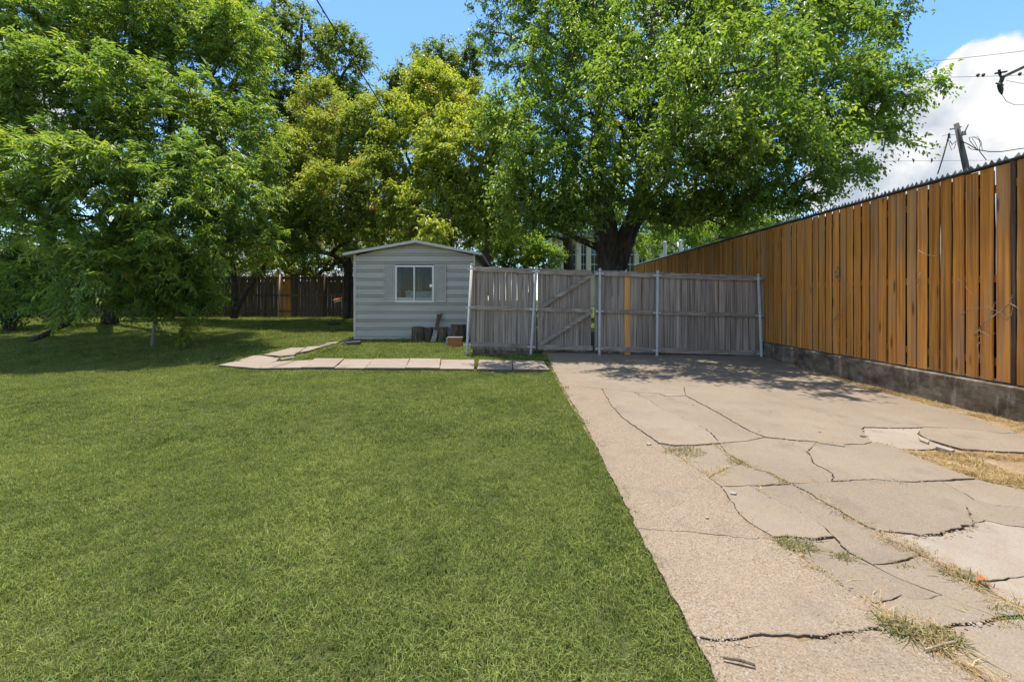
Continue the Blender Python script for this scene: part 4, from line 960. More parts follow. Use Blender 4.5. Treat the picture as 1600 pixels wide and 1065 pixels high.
M['leaf_elm'] = leaf_mat('elm leaves', (0.096, 0.173, 0.045), (0.166, 0.262, 0.061), (0.287, 0.368, 0.081), 0.56, 0.40)
M['leaf_pecan'] = leaf_mat('pinnate leaves', (0.109, 0.192, 0.067), (0.192, 0.294, 0.074), (0.333, 0.391, 0.081), 0.56, 0.40, (0.35, 0.17, 0.05))
M['leaf_yellow'] = leaf_mat('yellow green leaves', (0.166, 0.237, 0.051), (0.282, 0.346, 0.064), (0.414, 0.437, 0.081), 0.56, 0.40, (0.42, 0.24, 0.14))
M['leaf_myrtle'] = leaf_mat('small leaves', (0.141, 0.205, 0.058), (0.250, 0.307, 0.074), (0.380, 0.402, 0.103), 0.56, 0.40, (0.40, 0.26, 0.17))
M['leaf_oak'] = leaf_mat('oak leaves', (0.077, 0.128, 0.045), (0.134, 0.198, 0.058), (0.230, 0.276, 0.075), 0.56, 0.40, (0.25, 0.16, 0.07))
M['leaf_shrub'] = leaf_mat('dark shrub leaves', (0.041, 0.083, 0.031), (0.074, 0.134, 0.044), (0.138, 0.207, 0.057), 0.56, 0.40)
M['leaf_bright'] = leaf_mat('bright leaves', (0.128, 0.237, 0.058), (0.243, 0.358, 0.077), (0.356, 0.437, 0.092), 0.56, 0.40)

ELM = dict(twigs=6, per=12, twig=0.60, len=0.112, asp=0.47, droop=0.55, sag=0.30, bias=0.42)
PEC = dict(twigs=5, per=13, twig=0.50, len=0.150, asp=0.27, droop=0.35, sag=0.45, bias=0.45, pinnate=True, rnd=0.20, nrnd=0.5, fwd=0.5, odd=0.001, oddclump=2.9)
YEL = dict(twigs=6, per=11, twig=0.55, len=0.14, asp=0.44, droop=0.6, sag=0.4, bias=0.5, oddclump=2.1)
MYR = dict(twigs=7, per=12, twig=0.55, len=0.098, asp=0.52, droop=0.3, sag=0.2, bias=0.48, oddclump=1.75)
OAK = dict(twigs=6, per=10, twig=0.75, len=0.165, asp=0.58, droop=0.3, sag=0.2, bias=0.42, odd=0.05)
SHR = dict(twigs=5, per=10, twig=0.35, len=0.085, asp=0.5, droop=0.3, sag=0.2, bias=0.4)

def st(*ps): return [(W(a, b, Y), r_) for a, b, Y, r_ in ps]
# the big spreading tree behind the grey fence
make_tree('shade_tree', 'big spreading shade tree with forked trunk behind the grey fence', (3.12, 13.0, gz(13)), [
    st((955, 462, 13, 0.50), (954, 425, 13, 0.42), (944, 390, 13, 0.26), (934, 335, 13, 0.21), (934, 240, 13, 0.16), (936, 150, 13, 0.12), (929, 40, 13, 0.09), (922, -90, 13, 0.05)),
    st((958, 415, 12.9, 0.24), (957, 370, 12.8, 0.20), (948, 320, 12.7, 0.17), (968, 240, 12.6, 0.13), (1010, 120, 12.6, 0.09), (1030, -40, 12.6, 0.05)),
    st((964, 412, 13, 0.26), (978, 360, 12.8, 0.21), (1004, 295, 12.4, 0.16), (1050, 220, 12.2, 0.12), (1110, 120, 12.2, 0.09), (1180, 0, 12.3, 0.05)),
    st((970, 415, 13.2, 0.22), (985, 370, 13.2, 0.18), (1015, 310, 13.3, 0.13), (1085, 240, 13.4, 0.10), (1190, 150, 13, 0.07), (1300, 90, 12.2, 0.04)),
    st((990, 338, 12.5, 0.11), (1030, 342, 12.2, 0.09), (1075, 352, 12.0, 0.075), (1130, 330, 11.6, 0.05), (1220, 280, 11.2, 0.03)),
    st((936, 388, 13, 0.11), (900, 372, 12.7, 0.085), (858, 350, 12.3, 0.065), (812, 335, 11.8, 0.03)),
    st((975, 315, 12.3, 0.09), (945, 303, 12.0, 0.07), (915, 283, 11.8, 0.05), (880, 250, 11.6, 0.03))],
    [(860,50,14.2,125,100,2.6),(1010,20,15,170,120,3),(1180,30,14,165,110,3),(1310,60,12.8,85,75,2.2),(1378,150,10.3,70,38,1.3,1.3),(1250,175,10.8,140,85,2.4),(1100,180,11.4,160,100,2.8),
     (950,170,12.2,150,105,2.6),(1325,235,10.2,72,50,1.6),(1200,275,9.8,115,50,2),(1065,290,10.8,115,48,2.2),(870,285,10.6,100,60,2),(805,325,10.2,55,38,1.2),(1000,-120,15.5,260,110,4,0.6),(1210,-100,14.5,180,90,3.5,0.6),(830,-80,14.5,110,90,3,0.6),
     (1120,330,10.8,75,30,1.4,2.0),(865,335,10.4,62,34,1.0,1.5),(1185,308,10.6,70,30,1.2,1.5),(1000,352,14.5,60,26,1.0,1.2),(1180,85,7.2,90,50,1.0,0.6),(905,255,9.8,90,60,1.2),(1060,250,9.4,110,55,1.2),(1170,215,9.0,100,60,1.3),(1000,150,8.6,120,70,1.4,0.8),(1150,110,8.2,120,75,1.5,0.8),(1090,225,8.2,110,48,1.1,0.8),(795,205,9.0,42,60,1.0),(1230,215,8.2,80,45,1.2,0.8),
     (1300,130,9.6,90,50,1.2,0.9),(900,110,10.6,100,70,1.2,0.8),(1045,325,10.2,65,28,0.8,2.0),(900,322,10.0,50,30,0.8,1.6),(840,190,10.4,70,60,1.0,0.8),(890,15,11.2,90,50,1.2,0.9),(1050,20,10.2,110,50,1.2,0.9),(1220,10,9.8,100,50,1.2,0.9),(1320,55,10.4,70,45,1.0,0.9)],
    5400, ELM, M['leaf_elm'], M['bark'], 21, thin=0.6)
# pinnate tree filling the left of the view
make_tree('pecan_tree', 'large feathery leaved tree with drooping boughs filling the left side', W(172, 500, 15.5), [
    st((172, 505, 15.5, 0.27), (170, 470, 15.4, 0.22), (182, 400, 15, 0.22), (200, 300, 14.2, 0.18), (220, 180, 13, 0.14), (240, 40, 12.5, 0.09), (250, -90, 12, 0.05)),
    st((178, 485, 15.5, 0.20), (205, 440, 15.2, 0.17), (250, 370, 14.5, 0.14), (310, 280, 13.5, 0.10), (350, 160, 12.5, 0.07), (400, 60, 13, 0.04)),
    st((168, 470, 15.4, 0.17), (120, 380, 14, 0.14), (60, 260, 12, 0.11), (10, 150, 10.5, 0.08), (-60, 30, 10, 0.05)),
    st((195, 330, 14.4, 0.12), (150, 250, 12.8, 0.09), (120, 150, 11.5, 0.07), (80, 40, 10.5, 0.04)),
    st((190, 350, 14.6, 0.11), (200, 320, 12.8, 0.085), (190, 330, 11, 0.055), (160, 380, 9.8, 0.03)),
    st((245, 375, 14.6, 0.10), (290, 330, 13, 0.075), (330, 330, 12, 0.05), (380, 360, 11.6, 0.03))],
    [(50,50,12.4,150,100,2.0),(215,35,13,135,95,2.3),(325,105,12.4,105,90,2.0),(385,50,14,45,60,2),(120,165,10.8,150,85,2.0),(270,205,10.9,120,85,1.9),(385,235,11.2,60,85,1.5),(355,320,10.2,72,65,1.3),
     (50,270,9.0,110,75,1.4),(190,300,9.4,120,75,1.5),(285,385,9.2,62,55,1.0),(120,395,8.4,60,42,0.8),(-90,180,10.5,130,150,2.2),(395,375,10.8,48,40,1.0),(100,-110,14,250,100,3,0.6),(290,-90,14.5,140,80,2.6,0.6),
     (125,445,8.0,36,32,0.45),(40,340,8.6,60,50,0.9),(190,400,9.2,60,50,0.9),(40,440,9.6,48,40,0.8),(165,455,10.4,50,30,0.8),(330,440,11.2,28,36,0.7),(250,300,8.7,80,45,0.8,0.9),(330,250,9.4,70,45,0.8,0.9),(120,250,8.4,80,45,0.8,0.9),(200,130,9.6,110,50,0.9,0.9),(60,110,9.8,90,50,0.9,0.9),(100,15,10.8,110,45,0.9,0.9),(250,15,11.2,90,45,0.9,0.9),(355,55,11.8,60,50,0.9,0.9),(250,470,9.6,38,26,0.45),(90,475,8.8,36,22,0.45)],
    4700, PEC, M['leaf_pecan'], M['bark'], 31, tip_r=0.0055, thin=0.6)
make_tree('sapling', 'young sapling with a thin pale trunk standing on the left lawn', W(238, 540, 10.5), [
    st((238, 541, 10.5, 0.048), (241, 510, 10.5, 0.04), (246, 470, 10.5, 0.034), (252, 420, 10.5, 0.026), (262, 350, 10.6, 0.016))],
    [(265,435,10.4,52,45,0.8),(300,470,10.3,26,24,0.4),(293,514,10.3,18,13,0.25),(225,385,10.6,48,38,0.8),(215,455,10.4,30,24,0.5)], 240, PEC, M['leaf_pecan'], M['bark_pale'], 32, tip_r=0.0028)
make_tree('backyard_tree', 'yellow green leafy tree behind the shed roof', (-2.6, 17.2, gz(17)), [
    st((700, 470, 17.2, 0.20), (698, 400, 17.1, 0.17), (690, 320, 17, 0.14), (680, 220, 17, 0.10), (675, 130, 17.5, 0.05)),
    st((698, 380, 17.1, 0.12), (730, 310, 16.6, 0.09), (765, 230, 16, 0.06), (790, 180, 15.8, 0.03)), st((694, 350, 17, 0.10), (655, 290, 16.5, 0.08), (630, 230, 16.5, 0.05))],
    [(690,165,18.2,72,60,2.0),(640,235,16.8,75,72,2.0),(740,245,16,82,85,2.0),(690,325,14.8,100,48,1.6),(795,255,14.6,52,75,1.5),(665,120,18.8,34,32,1.4),(680,362,13.0,24,21,0.6,1.6),(760,345,14.6,52,36,1.2),(640,330,15.2,50,40,1.0),(700,240,14.6,60,50,1.0)],
    1700, YEL, M['leaf_yellow'], M['bark'], 41, thin=0.6)
make_tree('crape_myrtle', 'slender small leaved tree with brownish seed heads left of the shed', W(541, 500, 18), [
    st((541, 502, 17.9, 0.13), (541, 450, 17.8, 0.11), (541, 390, 17.6, 0.10), (548, 340, 17.4, 0.07), (545, 230, 17, 0.04)), st((549, 502, 18, 0.12), (549, 440, 18, 0.10), (546, 400, 17.8, 0.08)),
    st((541, 390, 17.6, 0.07), (522, 350, 17.4, 0.055), (490, 290, 17, 0.03)), st((543, 370, 17.6, 0.06), (575, 330, 17.2, 0.045), (598, 280, 16.8, 0.025))],
    [(540,225,17.4,72,62,1.8),(475,262,16.8,55,62,1.8),(592,300,15.6,50,62,1.5),(530,325,15.8,82,52,1.8),(455,335,15.8,50,50,1.5),(505,170,18.4,45,42,1.6),(600,195,17.4,45,52,1.6),(445,275,16.5,40,40,1.4),(470,370,15.5,55,32,0.8),(560,362,15.2,40,32,0.8),(415,385,15,36,26,0.7),(520,300,14.8,60,45,0.9)],
    1850, MYR, M['leaf_myrtle'], M['bark'], 51, thin=0.6)
make_tree('tall_oak', 'tall open crowned dark tree against the blue sky at upper left', W(450, 480, 26), [
    st((455, 470, 26, 0.38), (450, 330, 26, 0.30), (445, 240, 26, 0.24), (462, 160, 26, 0.17), (470, 60, 26, 0.10), (475, 10, 26, 0.05)),
    st((447, 225, 26, 0.18), (470, 175, 26, 0.14), (520, 140, 26, 0.10), (560, 80, 26, 0.05)), st((447, 240, 26, 0.15), (430, 190, 26, 0.10), (412, 130, 26, 0.05)), st((446, 230, 26, 0.15), (500, 190, 26, 0.10), (560, 150, 26, 0.06), (585, 150, 26, 0.03))],
    [(470,55,26,52,38,3),(535,95,26,42,55,3),(435,125,26,45,55,3),(525,175,26,68,45,3),(425,195,26,45,50,3),(470,240,26,80,50,3),(350,40,24,40,60,3,0.9),(340,-30,24,60,50,3,0.6),(560,240,26,50,45,3)],
    1400, OAK, M['leaf_oak'], M['bark'], 61, bf=0.2)
make_tree('far_tree', 'sparse far tree top in the sky gap right of the slanting cable', W(700, 450, 24), [
    st((705, 460, 24, 0.3), (702, 300, 24, 0.22), (695, 180, 24, 0.13), (690, 90, 24, 0.05)), st((702, 200, 24, 0.1), (730, 130, 24, 0.06), (738, 75, 24, 0.03))],
    [(690,108,24,46,32,2.2),(738,100,24,17,32,1.0,1.2),(635,135,24,35,26,1.8),(690,170,24,70,40,2.4)], 420, OAK, M['leaf_oak'], M['bark'], 62, bf=0.2)
make_tree('leaning_tree', 'small tree with two dark leaning stems before the back fence', W(368, 495, 17.3), [
    st((366, 497, 17.3, 0.14), (367, 440, 17.2, 0.11), (360, 380, 17, 0.08), (350, 340, 16.8, 0.04)), st((370, 485, 17.3, 0.10), (385, 455, 17.2, 0.085), (410, 420, 17, 0.075), (428, 380, 16.8, 0.05), (435, 345, 16.7, 0.03))],
    [(350,372,16.6,55,42,1.5),(430,378,16.6,52,36,1.5),(400,325,16.5,58,45,1.8),(340,430,16.9,22,40,0.7,0.8),(345,470,17,20,20,0.5,0.8)], 560, SHR | dict(twig=0.5, bias=0.6), M['leaf_elm'], M['bark'], 71)
make_tree('background_tree', 'bushy bright green tree with a dark trunk right of the shed', W(889, 450, 18), [
    st((889, 462, 18, 0.26), (888, 400, 18, 0.22), (884, 330, 18, 0.17), (880, 260, 18, 0.08)), st((886, 360, 18, 0.1), (840, 330, 18, 0.06), (800, 320, 18, 0.03))],
    [(885,325,18.4,60,40,2),(825,345,18.5,55,36,2),(775,365,19,40,36,1.8)], 420, SHR | dict(len=0.11, twig=0.55), M['leaf_bright'], M['bark'], 81)
FAR = dict(twigs=6, per=9, twig=1.1, len=0.27, asp=0.6, droop=0.3, sag=0.1, bias=0.5)
def far_tree(label, px, lobes, n, mat, seed):
    b = W(px, 440, lobes[0][2]); b.z = gz(b.y)
    make_tree('distant_tree', label, b, [[(b, 0.25), (b + Vector((0.1, 0, 2.5)), 0.2), (b + Vector((-0.1, 0, 5)), 0.1)]], lobes, n, FAR, M[mat], M['bark'], seed, group='distant trees beyond the yard')
far_tree('distant tree glimpsed behind the left tree boughs', 60, [(0,330,38,120,70,3),(110,350,38,100,60,3),(60,250,38,120,70,3),(-120,330,38,90,80,3)], 480, 'leaf_oak', 101)
far_tree('distant tree glimpsed between the left tree and the slender tree', 330, [(280,330,37,100,70,3),(400,320,37,90,80,3),(340,240,37,110,70,3),(470,340,37,60,55,3)], 480, 'leaf_bright', 102)
far_tree('distant tree glimpsed over the shed roof', 600, [(560,310,36,90,70,3),(680,310,36,90,75,3),(620,380,36,120,40,3),(760,340,36,50,60,3)], 480, 'leaf_myrtle', 103)
far_tree('distant tree glimpsed left of the big trunk', 850, [(830,330,44,80,60,3),(930,320,44,80,60,3),(880,380,44,90,30,3),(1000,345,44,70,40,3),(1080,330,44,70,45,3)], 480, 'leaf_bright', 104)
def shrub(name, label, px, py, Y, lobes, n, mat, seed, leaf=SHR, group=None):
    b = W(px, py, Y); b.z = gz(Y)
    return make_tree(name, label, b, [[(b, 0.04), (b + Vector((0.02, 0, 0.35)), 0.03), (b + Vector((-0.05, 0.03, 0.8)), 0.018)], [(b + Vector((0.08, 0, 0)), 0.03), (b + Vector((0.3, 0, 0.6)), 0.015)], [(b + Vector((-0.08, 0, 0)), 0.03), (b + Vector((-0.35, 0.05, 0.55)), 0.015)]], lobes, n, leaf, mat, M['bark'], seed, 'shrub', 0.2, group=group)
shrub('dark_shrub', 'dense dark shrub at the far left edge of the lawn', 15, 515, 13.5, [(-10,455,13.5,70,55,1.4),(30,420,13.8,50,40,1.2),(-20,400,13.5,60,50,1.2)], 420, M['leaf_shrub'], 91, group='dark shrubs at the lawn edge')
shrub('dark_shrub', 'dark shrub behind the upper end of the fallen log', 105, 505, 14.6, [(95,455,14.8,55,48,1.2),(70,415,15,50,36,1.2),(130,440,15.5,40,42,1.0)], 380, M['leaf_shrub'], 92, group='dark shrubs at the lawn edge')
shrub('dark_shrub', 'dark shrub between the sapling and the back fence', 265, 497, 17.4, [(230,455,17.2,40,36,1.0),(285,455,17.3,40,38,1.0),(310,430,17.4,30,36,0.9)], 330, M['leaf_shrub'], 93, group='dark shrubs at the lawn edge')
shrub('green_shrub', 'rounded bright green shrub seen over the left bay of the grey fence', 830, 440, 16.5, [(815,392,16.5,42,30,1.2),(850,400,16.8,34,22,1.0),(775,400,16.6,30,22,1.0)], 330, M['leaf_bright'], 94, SHR | dict(len=0.10))
shrub('green_shrub', 'bright green bushes beyond the far end of the orange fence', 1080, 430, 23, [(1045,378,23,55,30,1.6),(1110,362,22.5,50,30,1.6),(1165,350,22,45,26,1.4),(1215,338,22,35,20,1.2)], 480, M['leaf_bright'], 95, SHR | dict(len=0.12, twig=0.5))
shrub('green_shrub', 'leafy bush rising between the back fence and the pale house', 490, 440, 20.5, [(440,395,20.5,50,28,1.3),(500,392,20.5,50,34,1.3),(560,385,20.2,40,40,1.3),(380,405,20.5,40,22,1.2),(610,380,20,45,40,1.5),(650,370,19.5,40,40,1.5),(350,420,20,55,16,0.8,1.5),(430,420,20,55,17,0.8,1.5),(510,420,20,50,17,0.8,1.5)], 800, M['leaf_myrtle'], 96, MYR | dict(len=0.10))
shrub('green_shrub', 'dim bush hiding the fence behind the fallen log', 150, 470, 20.5, [(60,410,20.5,80,40,1.5),(170,400,20.5,80,44,1.5),(270,400,20.5,60,36,1.4)], 520, M['leaf_oak'], 97, SHR | dict(len=0.13, twig=0.5))

# ------------------------------------------------------------------ dry vines on the orange fence
def onfence(px, py, out=0.02):
    y = 6.0
    for _ in range(40): x = wall_x(y) + 0.055 - out; y = x * FPX / (px - CX)
    return Vector((x, y, CAMH + (CY - py) * y / FPX))
def vine(label, paths, seed, mat='twig'):
    rs = random.Random(seed); o = empty('dry_vine', onfence(*paths[0][0][0])); tag(o, label, 'vine', 'dry vines on the orange fence')
    for pts, r_ in paths:
        q = []
        for i, p in enumerate(pts): q.append(onfence(p[0], p[1], 0.012 + rs.uniform(0.0, 0.05)) - o.location)
        fine = []
        for i in range(len(q) - 1):
            for k in range(4): fine.append(q[i].lerp(q[i+1], k/4) + Vector([rs.uniform(-0.006, 0.006) for _ in range(3)]))
        fine.append(q[-1]); MB().tube(fine, [r_ * (1 - 0.6 * i / len(fine)) for i in range(len(fine))], 5).build('stem', M[mat], o)
    return o
vine('tangled dry vine with curling tendrils near the right edge of the orange fence', [
    ([(1523,524),(1535,506),(1548,495),(1562,488),(1578,474),(1582,460)], 0.008), ([(1535,506),(1532,520),(1527,534),(1540,540)], 0.006), ([(1500,492),(1520,482),(1545,480),(1560,488)], 0.004),
    ([(1562,488),(1574,500),(1582,488),(1580,470)], 0.005), ([(1578,474),(1590,480),(1596,492)], 0.004), ([(1527,534),(1530,560),(1524,580),(1512,600)], 0.004), ([(1548,495),(1552,478),(1560,466),(1558,452)], 0.004), ([(1530,515),(1545,525),(1556,520)], 0.004)], 1)
vine('small pale dry twig tips poking from the orange fence at mid height', [([(1432,448),(1436,432),(1438,423),(1428,428)], 0.005), ([(1436,432),(1440,444),(1430,452)], 0.004), ([(1435,391),(1445,397),(1461,400)], 0.005), ([(1495,434),(1510,448),(1522,462)], 0.003)], 2)
gv = vine('thin dry vine with small green leaves on the orange fence', [([(1298,505),(1312,488),(1324,470),(1328,462)], 0.005), ([(1311,434),(1322,448),(1340,462)], 0.003), ([(1311,434),(1310,418)], 0.003), ([(1300,500),(1314,494),(1322,478)], 0.004)], 3)
for (px, py) in ((1311, 417), (1308, 424), (1312, 430), (1309, 431)):
    c = onfence(px, py, 0.04) - gv.location; MB().add([c, c + Vector((-0.01, 0.035, 0.01)), c + Vector((-0.02, 0.01, -0.05)), c + Vector((-0.01, -0.03, 0.008))], [(0,1,2),(0,2,3)]).build('leaf', M['leaf_bright'], gv)

# ------------------------------------------------------------------ small litter on the concrete
def tube_on(px0, py0, px1, py1, r_, name, mat, lab, cat):
    a, b = G(px0, py0, 0.045), G(px1, py1, 0.045); o = MB().tube([a, a.lerp(b, 0.5) + Vector((0.004, 0, 0.004)), b], [r_*0.7, r_, r_*0.8], 7).build(name, mat); tag(o, lab, cat); return o
tube_on(1130, 1027, 1180, 1038.5, 0.005, 'stick', M['log'], 'dark stick lying on the nearest concrete slab', 'stick')
tube_on(1445, 1014, 1497, 1000, 0.004, 'stick', M['twig'], 'pale bent twig among the weeds by the nearest crack', 'stick')
c = G(1525, 905, 0.06); o = MB().add([(0,0,0),(0.03,0.02,0.012),(0.055,0,0.004),(0.03,-0.022,0.014),(0.02,0.0,0.02)], [(0,4,1),(1,4,2),(2,4,3),(3,4,0)]).build('dry_leaf', M['terracotta']); o.location = c; tag(o, 'orange dry leaf by the weeds on the pale slab', 'leaf')
def chip(px, py, s, lab, seed, mat='chip'):
    rs = random.Random(seed); bm = bmesh.new(); bmesh.ops.create_icosphere(bm, subdivisions=1, radius=s)
    for v in bm.verts: v.co = Vector((v.co.x * rs.uniform(0.8, 1.4), v.co.y * rs.uniform(0.7, 1.2), v.co.z * rs.uniform(0.4, 0.7)))
    me = bpy.data.meshes.new('concrete_chip'); bm.to_mesh(me); bm.free(); me.materials.append(M[mat]); o = share('concrete_chip', me, None, G(px, py, 0.045)); tag(o, lab, 'chip', 'chips on the driveway')
chip(1014, 693, 0.026, 'white concrete chip in the crack left of the middle weeds', 1); chip(1281, 675, 0.016, 'dark pebble on the slab before the wide crack', 2, 'log'); chip(1203, 642.5, 0.013, 'white pebble on the slab at the edge of the tree shade', 3)
chip(1349, 682, 0.028, 'dark clod at the left end of the upper right crack', 4, 'log'); chip(1145, 770, 0.022, 'pale chip beside the crossing of two cracks', 5); chip(1083, 631.5, 0.012, 'small white chip by the diagonal crack', 6)
chip(1105, 808, 0.011, 'white pebble set on the speckled left slab', 7); chip(769, 582, 0.02, 'white pebble on the lawn edge of the path', 8)
for (pa, pb, pc, pd, lab) in (((1435,684),(1452,691),(1450,695),(1437,690), 'broken white concrete wedge in the forked crack'), ((1462,697),(1492,706),(1486,708),(1462,701), 'long pale concrete sliver below the forked crack')):
    ps = [G(*p, 0.03) for p in (pa, pb, pc, pd)]; v = ps + [p + Vector((0, 0, 0.022)) for p in ps]
    o = MB().add(v, [(4,5,6,7),(7,6,5,4)][:1] + [(0,1,5,4),(1,2,6,5),(2,3,7,6),(3,0,4,7)]).build('concrete_fragment', M['chip']); tag(o, lab, 'fragment')

# ------------------------------------------------------------------ grass: clump meshes instanced over the lawn
def clump_mesh(name, nb, rad, hmin, hmax, wid, mat, seed, lean=0.7):
    rg = np.random.default_rng(seed); V = []; F = []; Cc = []
    for i in range(nb):
        a = rg.uniform(0, 6.283); r_ = rad * math.sqrt(rg.uniform()); x, y_ = r_*math.cos(a), r_*math.sin(a); h = rg.uniform(hmin, hmax); b = rg.uniform(0, 6.283)
        d = Vector((math.cos(b), math.sin(b), 0)); s_ = Vector((-d.y, d.x, 0)) * (wid * rg.uniform(0.7, 1.3) / 2); ln = h * abs(rg.normal(0, lean))
        p0 = Vector((x, y_, -0.006)); p1 = p0 + d * ln * 0.35 + Vector((0, 0, h * 0.6)); p2 = p0 + d * ln + Vector((0, 0, h * max(0.35, 1 - 0.25 * (ln / h)**2)))
        n = len(V); V += [p0 - s_, p0 + s_, p1 - s_ * 0.8, p1 + s_ * 0.8, p2]; F += [(n, n+1, n+3, n+2), (n+2, n+3, n+4)]
        c = (rg.uniform(), rg.uniform(), 0, 1); Cc += [c] * 5
    me = bpy.data.meshes.new(name); me.from_pydata(V, [], F); me.materials.append(mat); at = me.attributes.new('blade', 'FLOAT_COLOR', 'POINT'); at.data.foreach_set('color', np.array(Cc, np.float32).ravel()); me.update()
    return me
def clump_collection(name, meshes):
    c = bpy.data.collections.new(name)
    for m in meshes: c.objects.link(bpy.data.objects.new(m.name, m))
    return c
def scatter_object(name, pts, col, label, cat):
    """pts: n x 6 array x y z rotz scale tilt; instances of col's meshes"""
    pts = np.asarray(pts, np.float32); me = bpy.data.meshes.new(name); me.vertices.add(len(pts)); me.vertices.foreach_set('co', pts[:, :3].ravel())
    a = me.attributes.new('rot', 'FLOAT_VECTOR', 'POINT'); rv_ = np.stack([pts[:, 5], pts[:, 5] * 0.6, pts[:, 3]], 1); a.data.foreach_set('vector', rv_.astype(np.float32).ravel())
    b = me.attributes.new('scl', 'FLOAT', 'POINT'); b.data.foreach_set('value', pts[:, 4].copy())
    o = link(bpy.data.objects.new(name, me)); tag(o, label, cat, kind='stuff')
    ng = bpy.data.node_groups.new(name + '_scatter', 'GeometryNodeTree')
    ng.interface.new_socket('Geometry', in_out='INPUT', socket_type='NodeSocketGeometry'); ng.interface.new_socket('Geometry', in_out='OUTPUT', socket_type='NodeSocketGeometry')
    N = ng.nodes.new; gi, go = N('NodeGroupInput'), N('NodeGroupOutput'); ip = N('GeometryNodeInstanceOnPoints'); ci = N('GeometryNodeCollectionInfo')
    ci.inputs['Collection'].default_value = col; ci.inputs['Separate Children'].default_value = True; ci.inputs['Reset Children'].default_value = True
    na = N('GeometryNodeInputNamedAttribute'); na.data_type = 'FLOAT_VECTOR'; na.inputs['Name'].default_value = 'rot'
    ns = N('GeometryNodeInputNamedAttribute'); ns.data_type = 'FLOAT'; ns.inputs['Name'].default_value = 'scl'
    e2r = N('FunctionNodeEulerToRotation'); Lk = ng.links.new
    Lk(na.outputs['Attribute'], e2r.inputs[0]); Lk(gi.outputs[0], ip.inputs['Points']); Lk(ci.outputs[0], ip.inputs['Instance']); ip.inputs['Pick Instance'].default_value = True
    Lk(e2r.outputs[0], ip.inputs['Rotation']); Lk(ns.outputs['Attribute'], ip.inputs['Scale']); Lk(ip.outputs[0], go.inputs[0])
    md = o.modifiers.new('scatter', 'NODES'); md.node_group = ng
    return o
def in_poly(x, y, poly):
    c = np.zeros(len(x), bool); j = len(poly) - 1
    for i in range(len(poly)):
        xi, yi = poly[i]; xj, yj = poly[j]
        c ^= ((yi > y) != (yj > y)) & (x < (xj - xi) * (y - yi) / (yj - yi + 1e-12) + xi); j = i
    return c
near_c = clump_collection('near_grass', [clump_mesh('lawn_clump', 70, 0.050, 0.018, 0.052, 0.0030, M['grass'], s, 0.9) for s in range(8)])
mid_c = clump_collection('mid_grass', [clump_mesh('lawn_clump', 80, 0.085, 0.020, 0.055, 0.0048, M['grass'], 20 + s, 0.9) for s in range(6)])
far_c = clump_collection('far_grass', [clump_mesh('lawn_clump', 90, 0.17, 0.025, 0.065, 0.0095, M['grass'], 40 + s, 0.9) for s in range(6)])
path_polys = [[(G(*p).x, G(*p).y) for p in pp] for pp in PATH]
def lawn_points(y0, y1, cell, seed):
    rg = np.random.default_rng(seed); pts = []
    xs_ = np.arange(-26, 0.76, cell); ys_ = np.arange(y0, y1, cell); X, Y_ = np.meshgrid(xs_, ys_); X = X.ravel() + rg.uniform(-0.5, 0.5, X.size) * cell; Y_ = Y_.ravel() + rg.uniform(-0.5, 0.5, Y_.size) * cell
    edge = np.interp(Y_, [1, 2.2, 3.7, 9], [0.683, 0.688, 0.745, 0.752]) - cell * 0.10 + 0.035
    k = (X < edge) & (X > -1.34 * Y_ - 0.4) & ~((Y_ > 9.5) & (X > -0.9)) & ~((Y_ > 9.35) & (X > -0.7))
    k &= ~((X > SX0 - 0.02) & (Y_ > SY - 0.02) & (X < 2))
    X, Y_ = X[k], Y_[k]; bad = np.zeros(len(X), bool)
    for pl in path_polys: bad |= in_poly(X, Y_, pl)
    X, Y_ = X[~bad], Y_[~bad]; Z = np.vectorize(gz)(Y_) + np.where(X > 0.55, 0.012, 0.0)
    nz = np.array([mnoise.noise(Vector((a * 1.3, b * 1.3, 0.3))) + 0.6 * mnoise.noise(Vector((a * 4.1, b * 4.1, 2.0))) for a, b in zip(X, Y_)])
    sc_ = 0.90 + 0.32 * nz + rg.uniform(-0.14, 0.14, len(X))
    return np.stack([X, Y_, Z, rg.uniform(0, 6.28, len(X)), np.clip(sc_, 0.45, 1.45), rg.normal(0, 0.10, len(X))], 1)
scatter_object('lawn_grass', lawn_points(1.15, 3.6, 0.048, 1), near_c, 'short green lawn grass in the foreground', 'grass')
scatter_object('lawn_grass', lawn_points(3.6, 8.6, 0.078, 2), mid_c, 'short green lawn grass in the middle of the yard up to the path', 'grass')
scatter_object('lawn_grass', lawn_points(8.6, 20.5, 0.135, 3), far_c, 'short green lawn grass at the back of the yard around the shed', 'grass')

# dry grass in the bare patch, along the wall and in the cracks
straw_c = clump_collection('straw', [clump_mesh('straw_clump', 34, 0.05, 0.008, 0.040, 0.0035, M['straw'], 60 + s, 1.7) for s in range(6)])
pts = []; rg = np.random.default_rng(8); patch = [(G(*p).x, G(*p).y) for p in ((1402,709),(1432,711),(1500,711),(1570,716),(1650,716),(1760,770),(1800,803),(1600,771),(1525,754),(1480,738),(1440,722))]
X = rg.uniform(2, 6, 9000); Y_ = rg.uniform(2, 5, 9000); k = in_poly(X, Y_, patch)
for x, y_ in zip(X[k], Y_[k]):
    if mnoise.noise(Vector((x * 3, y_ * 3, 1))) > -0.25: pts.append((x, y_, 0.024, rg.uniform(0, 6.28), rg.uniform(0.6, 1.1), rg.normal(0, 0.2)))
for i in range(1500):
    y_ = rg.uniform(1.5, 9.0); w_ = abs(rg.normal(0, 0.10)); x = wall_x(y_) - 0.02 - w_
    if mnoise.noise(Vector((y_ * 2, 4, 1))) > -0.35: pts.append((x, y_, gz(y_) + 0.024, rg.uniform(0, 6.28), rg.uniform(0.5, 1.1) , rg.normal(0, 0.2)))
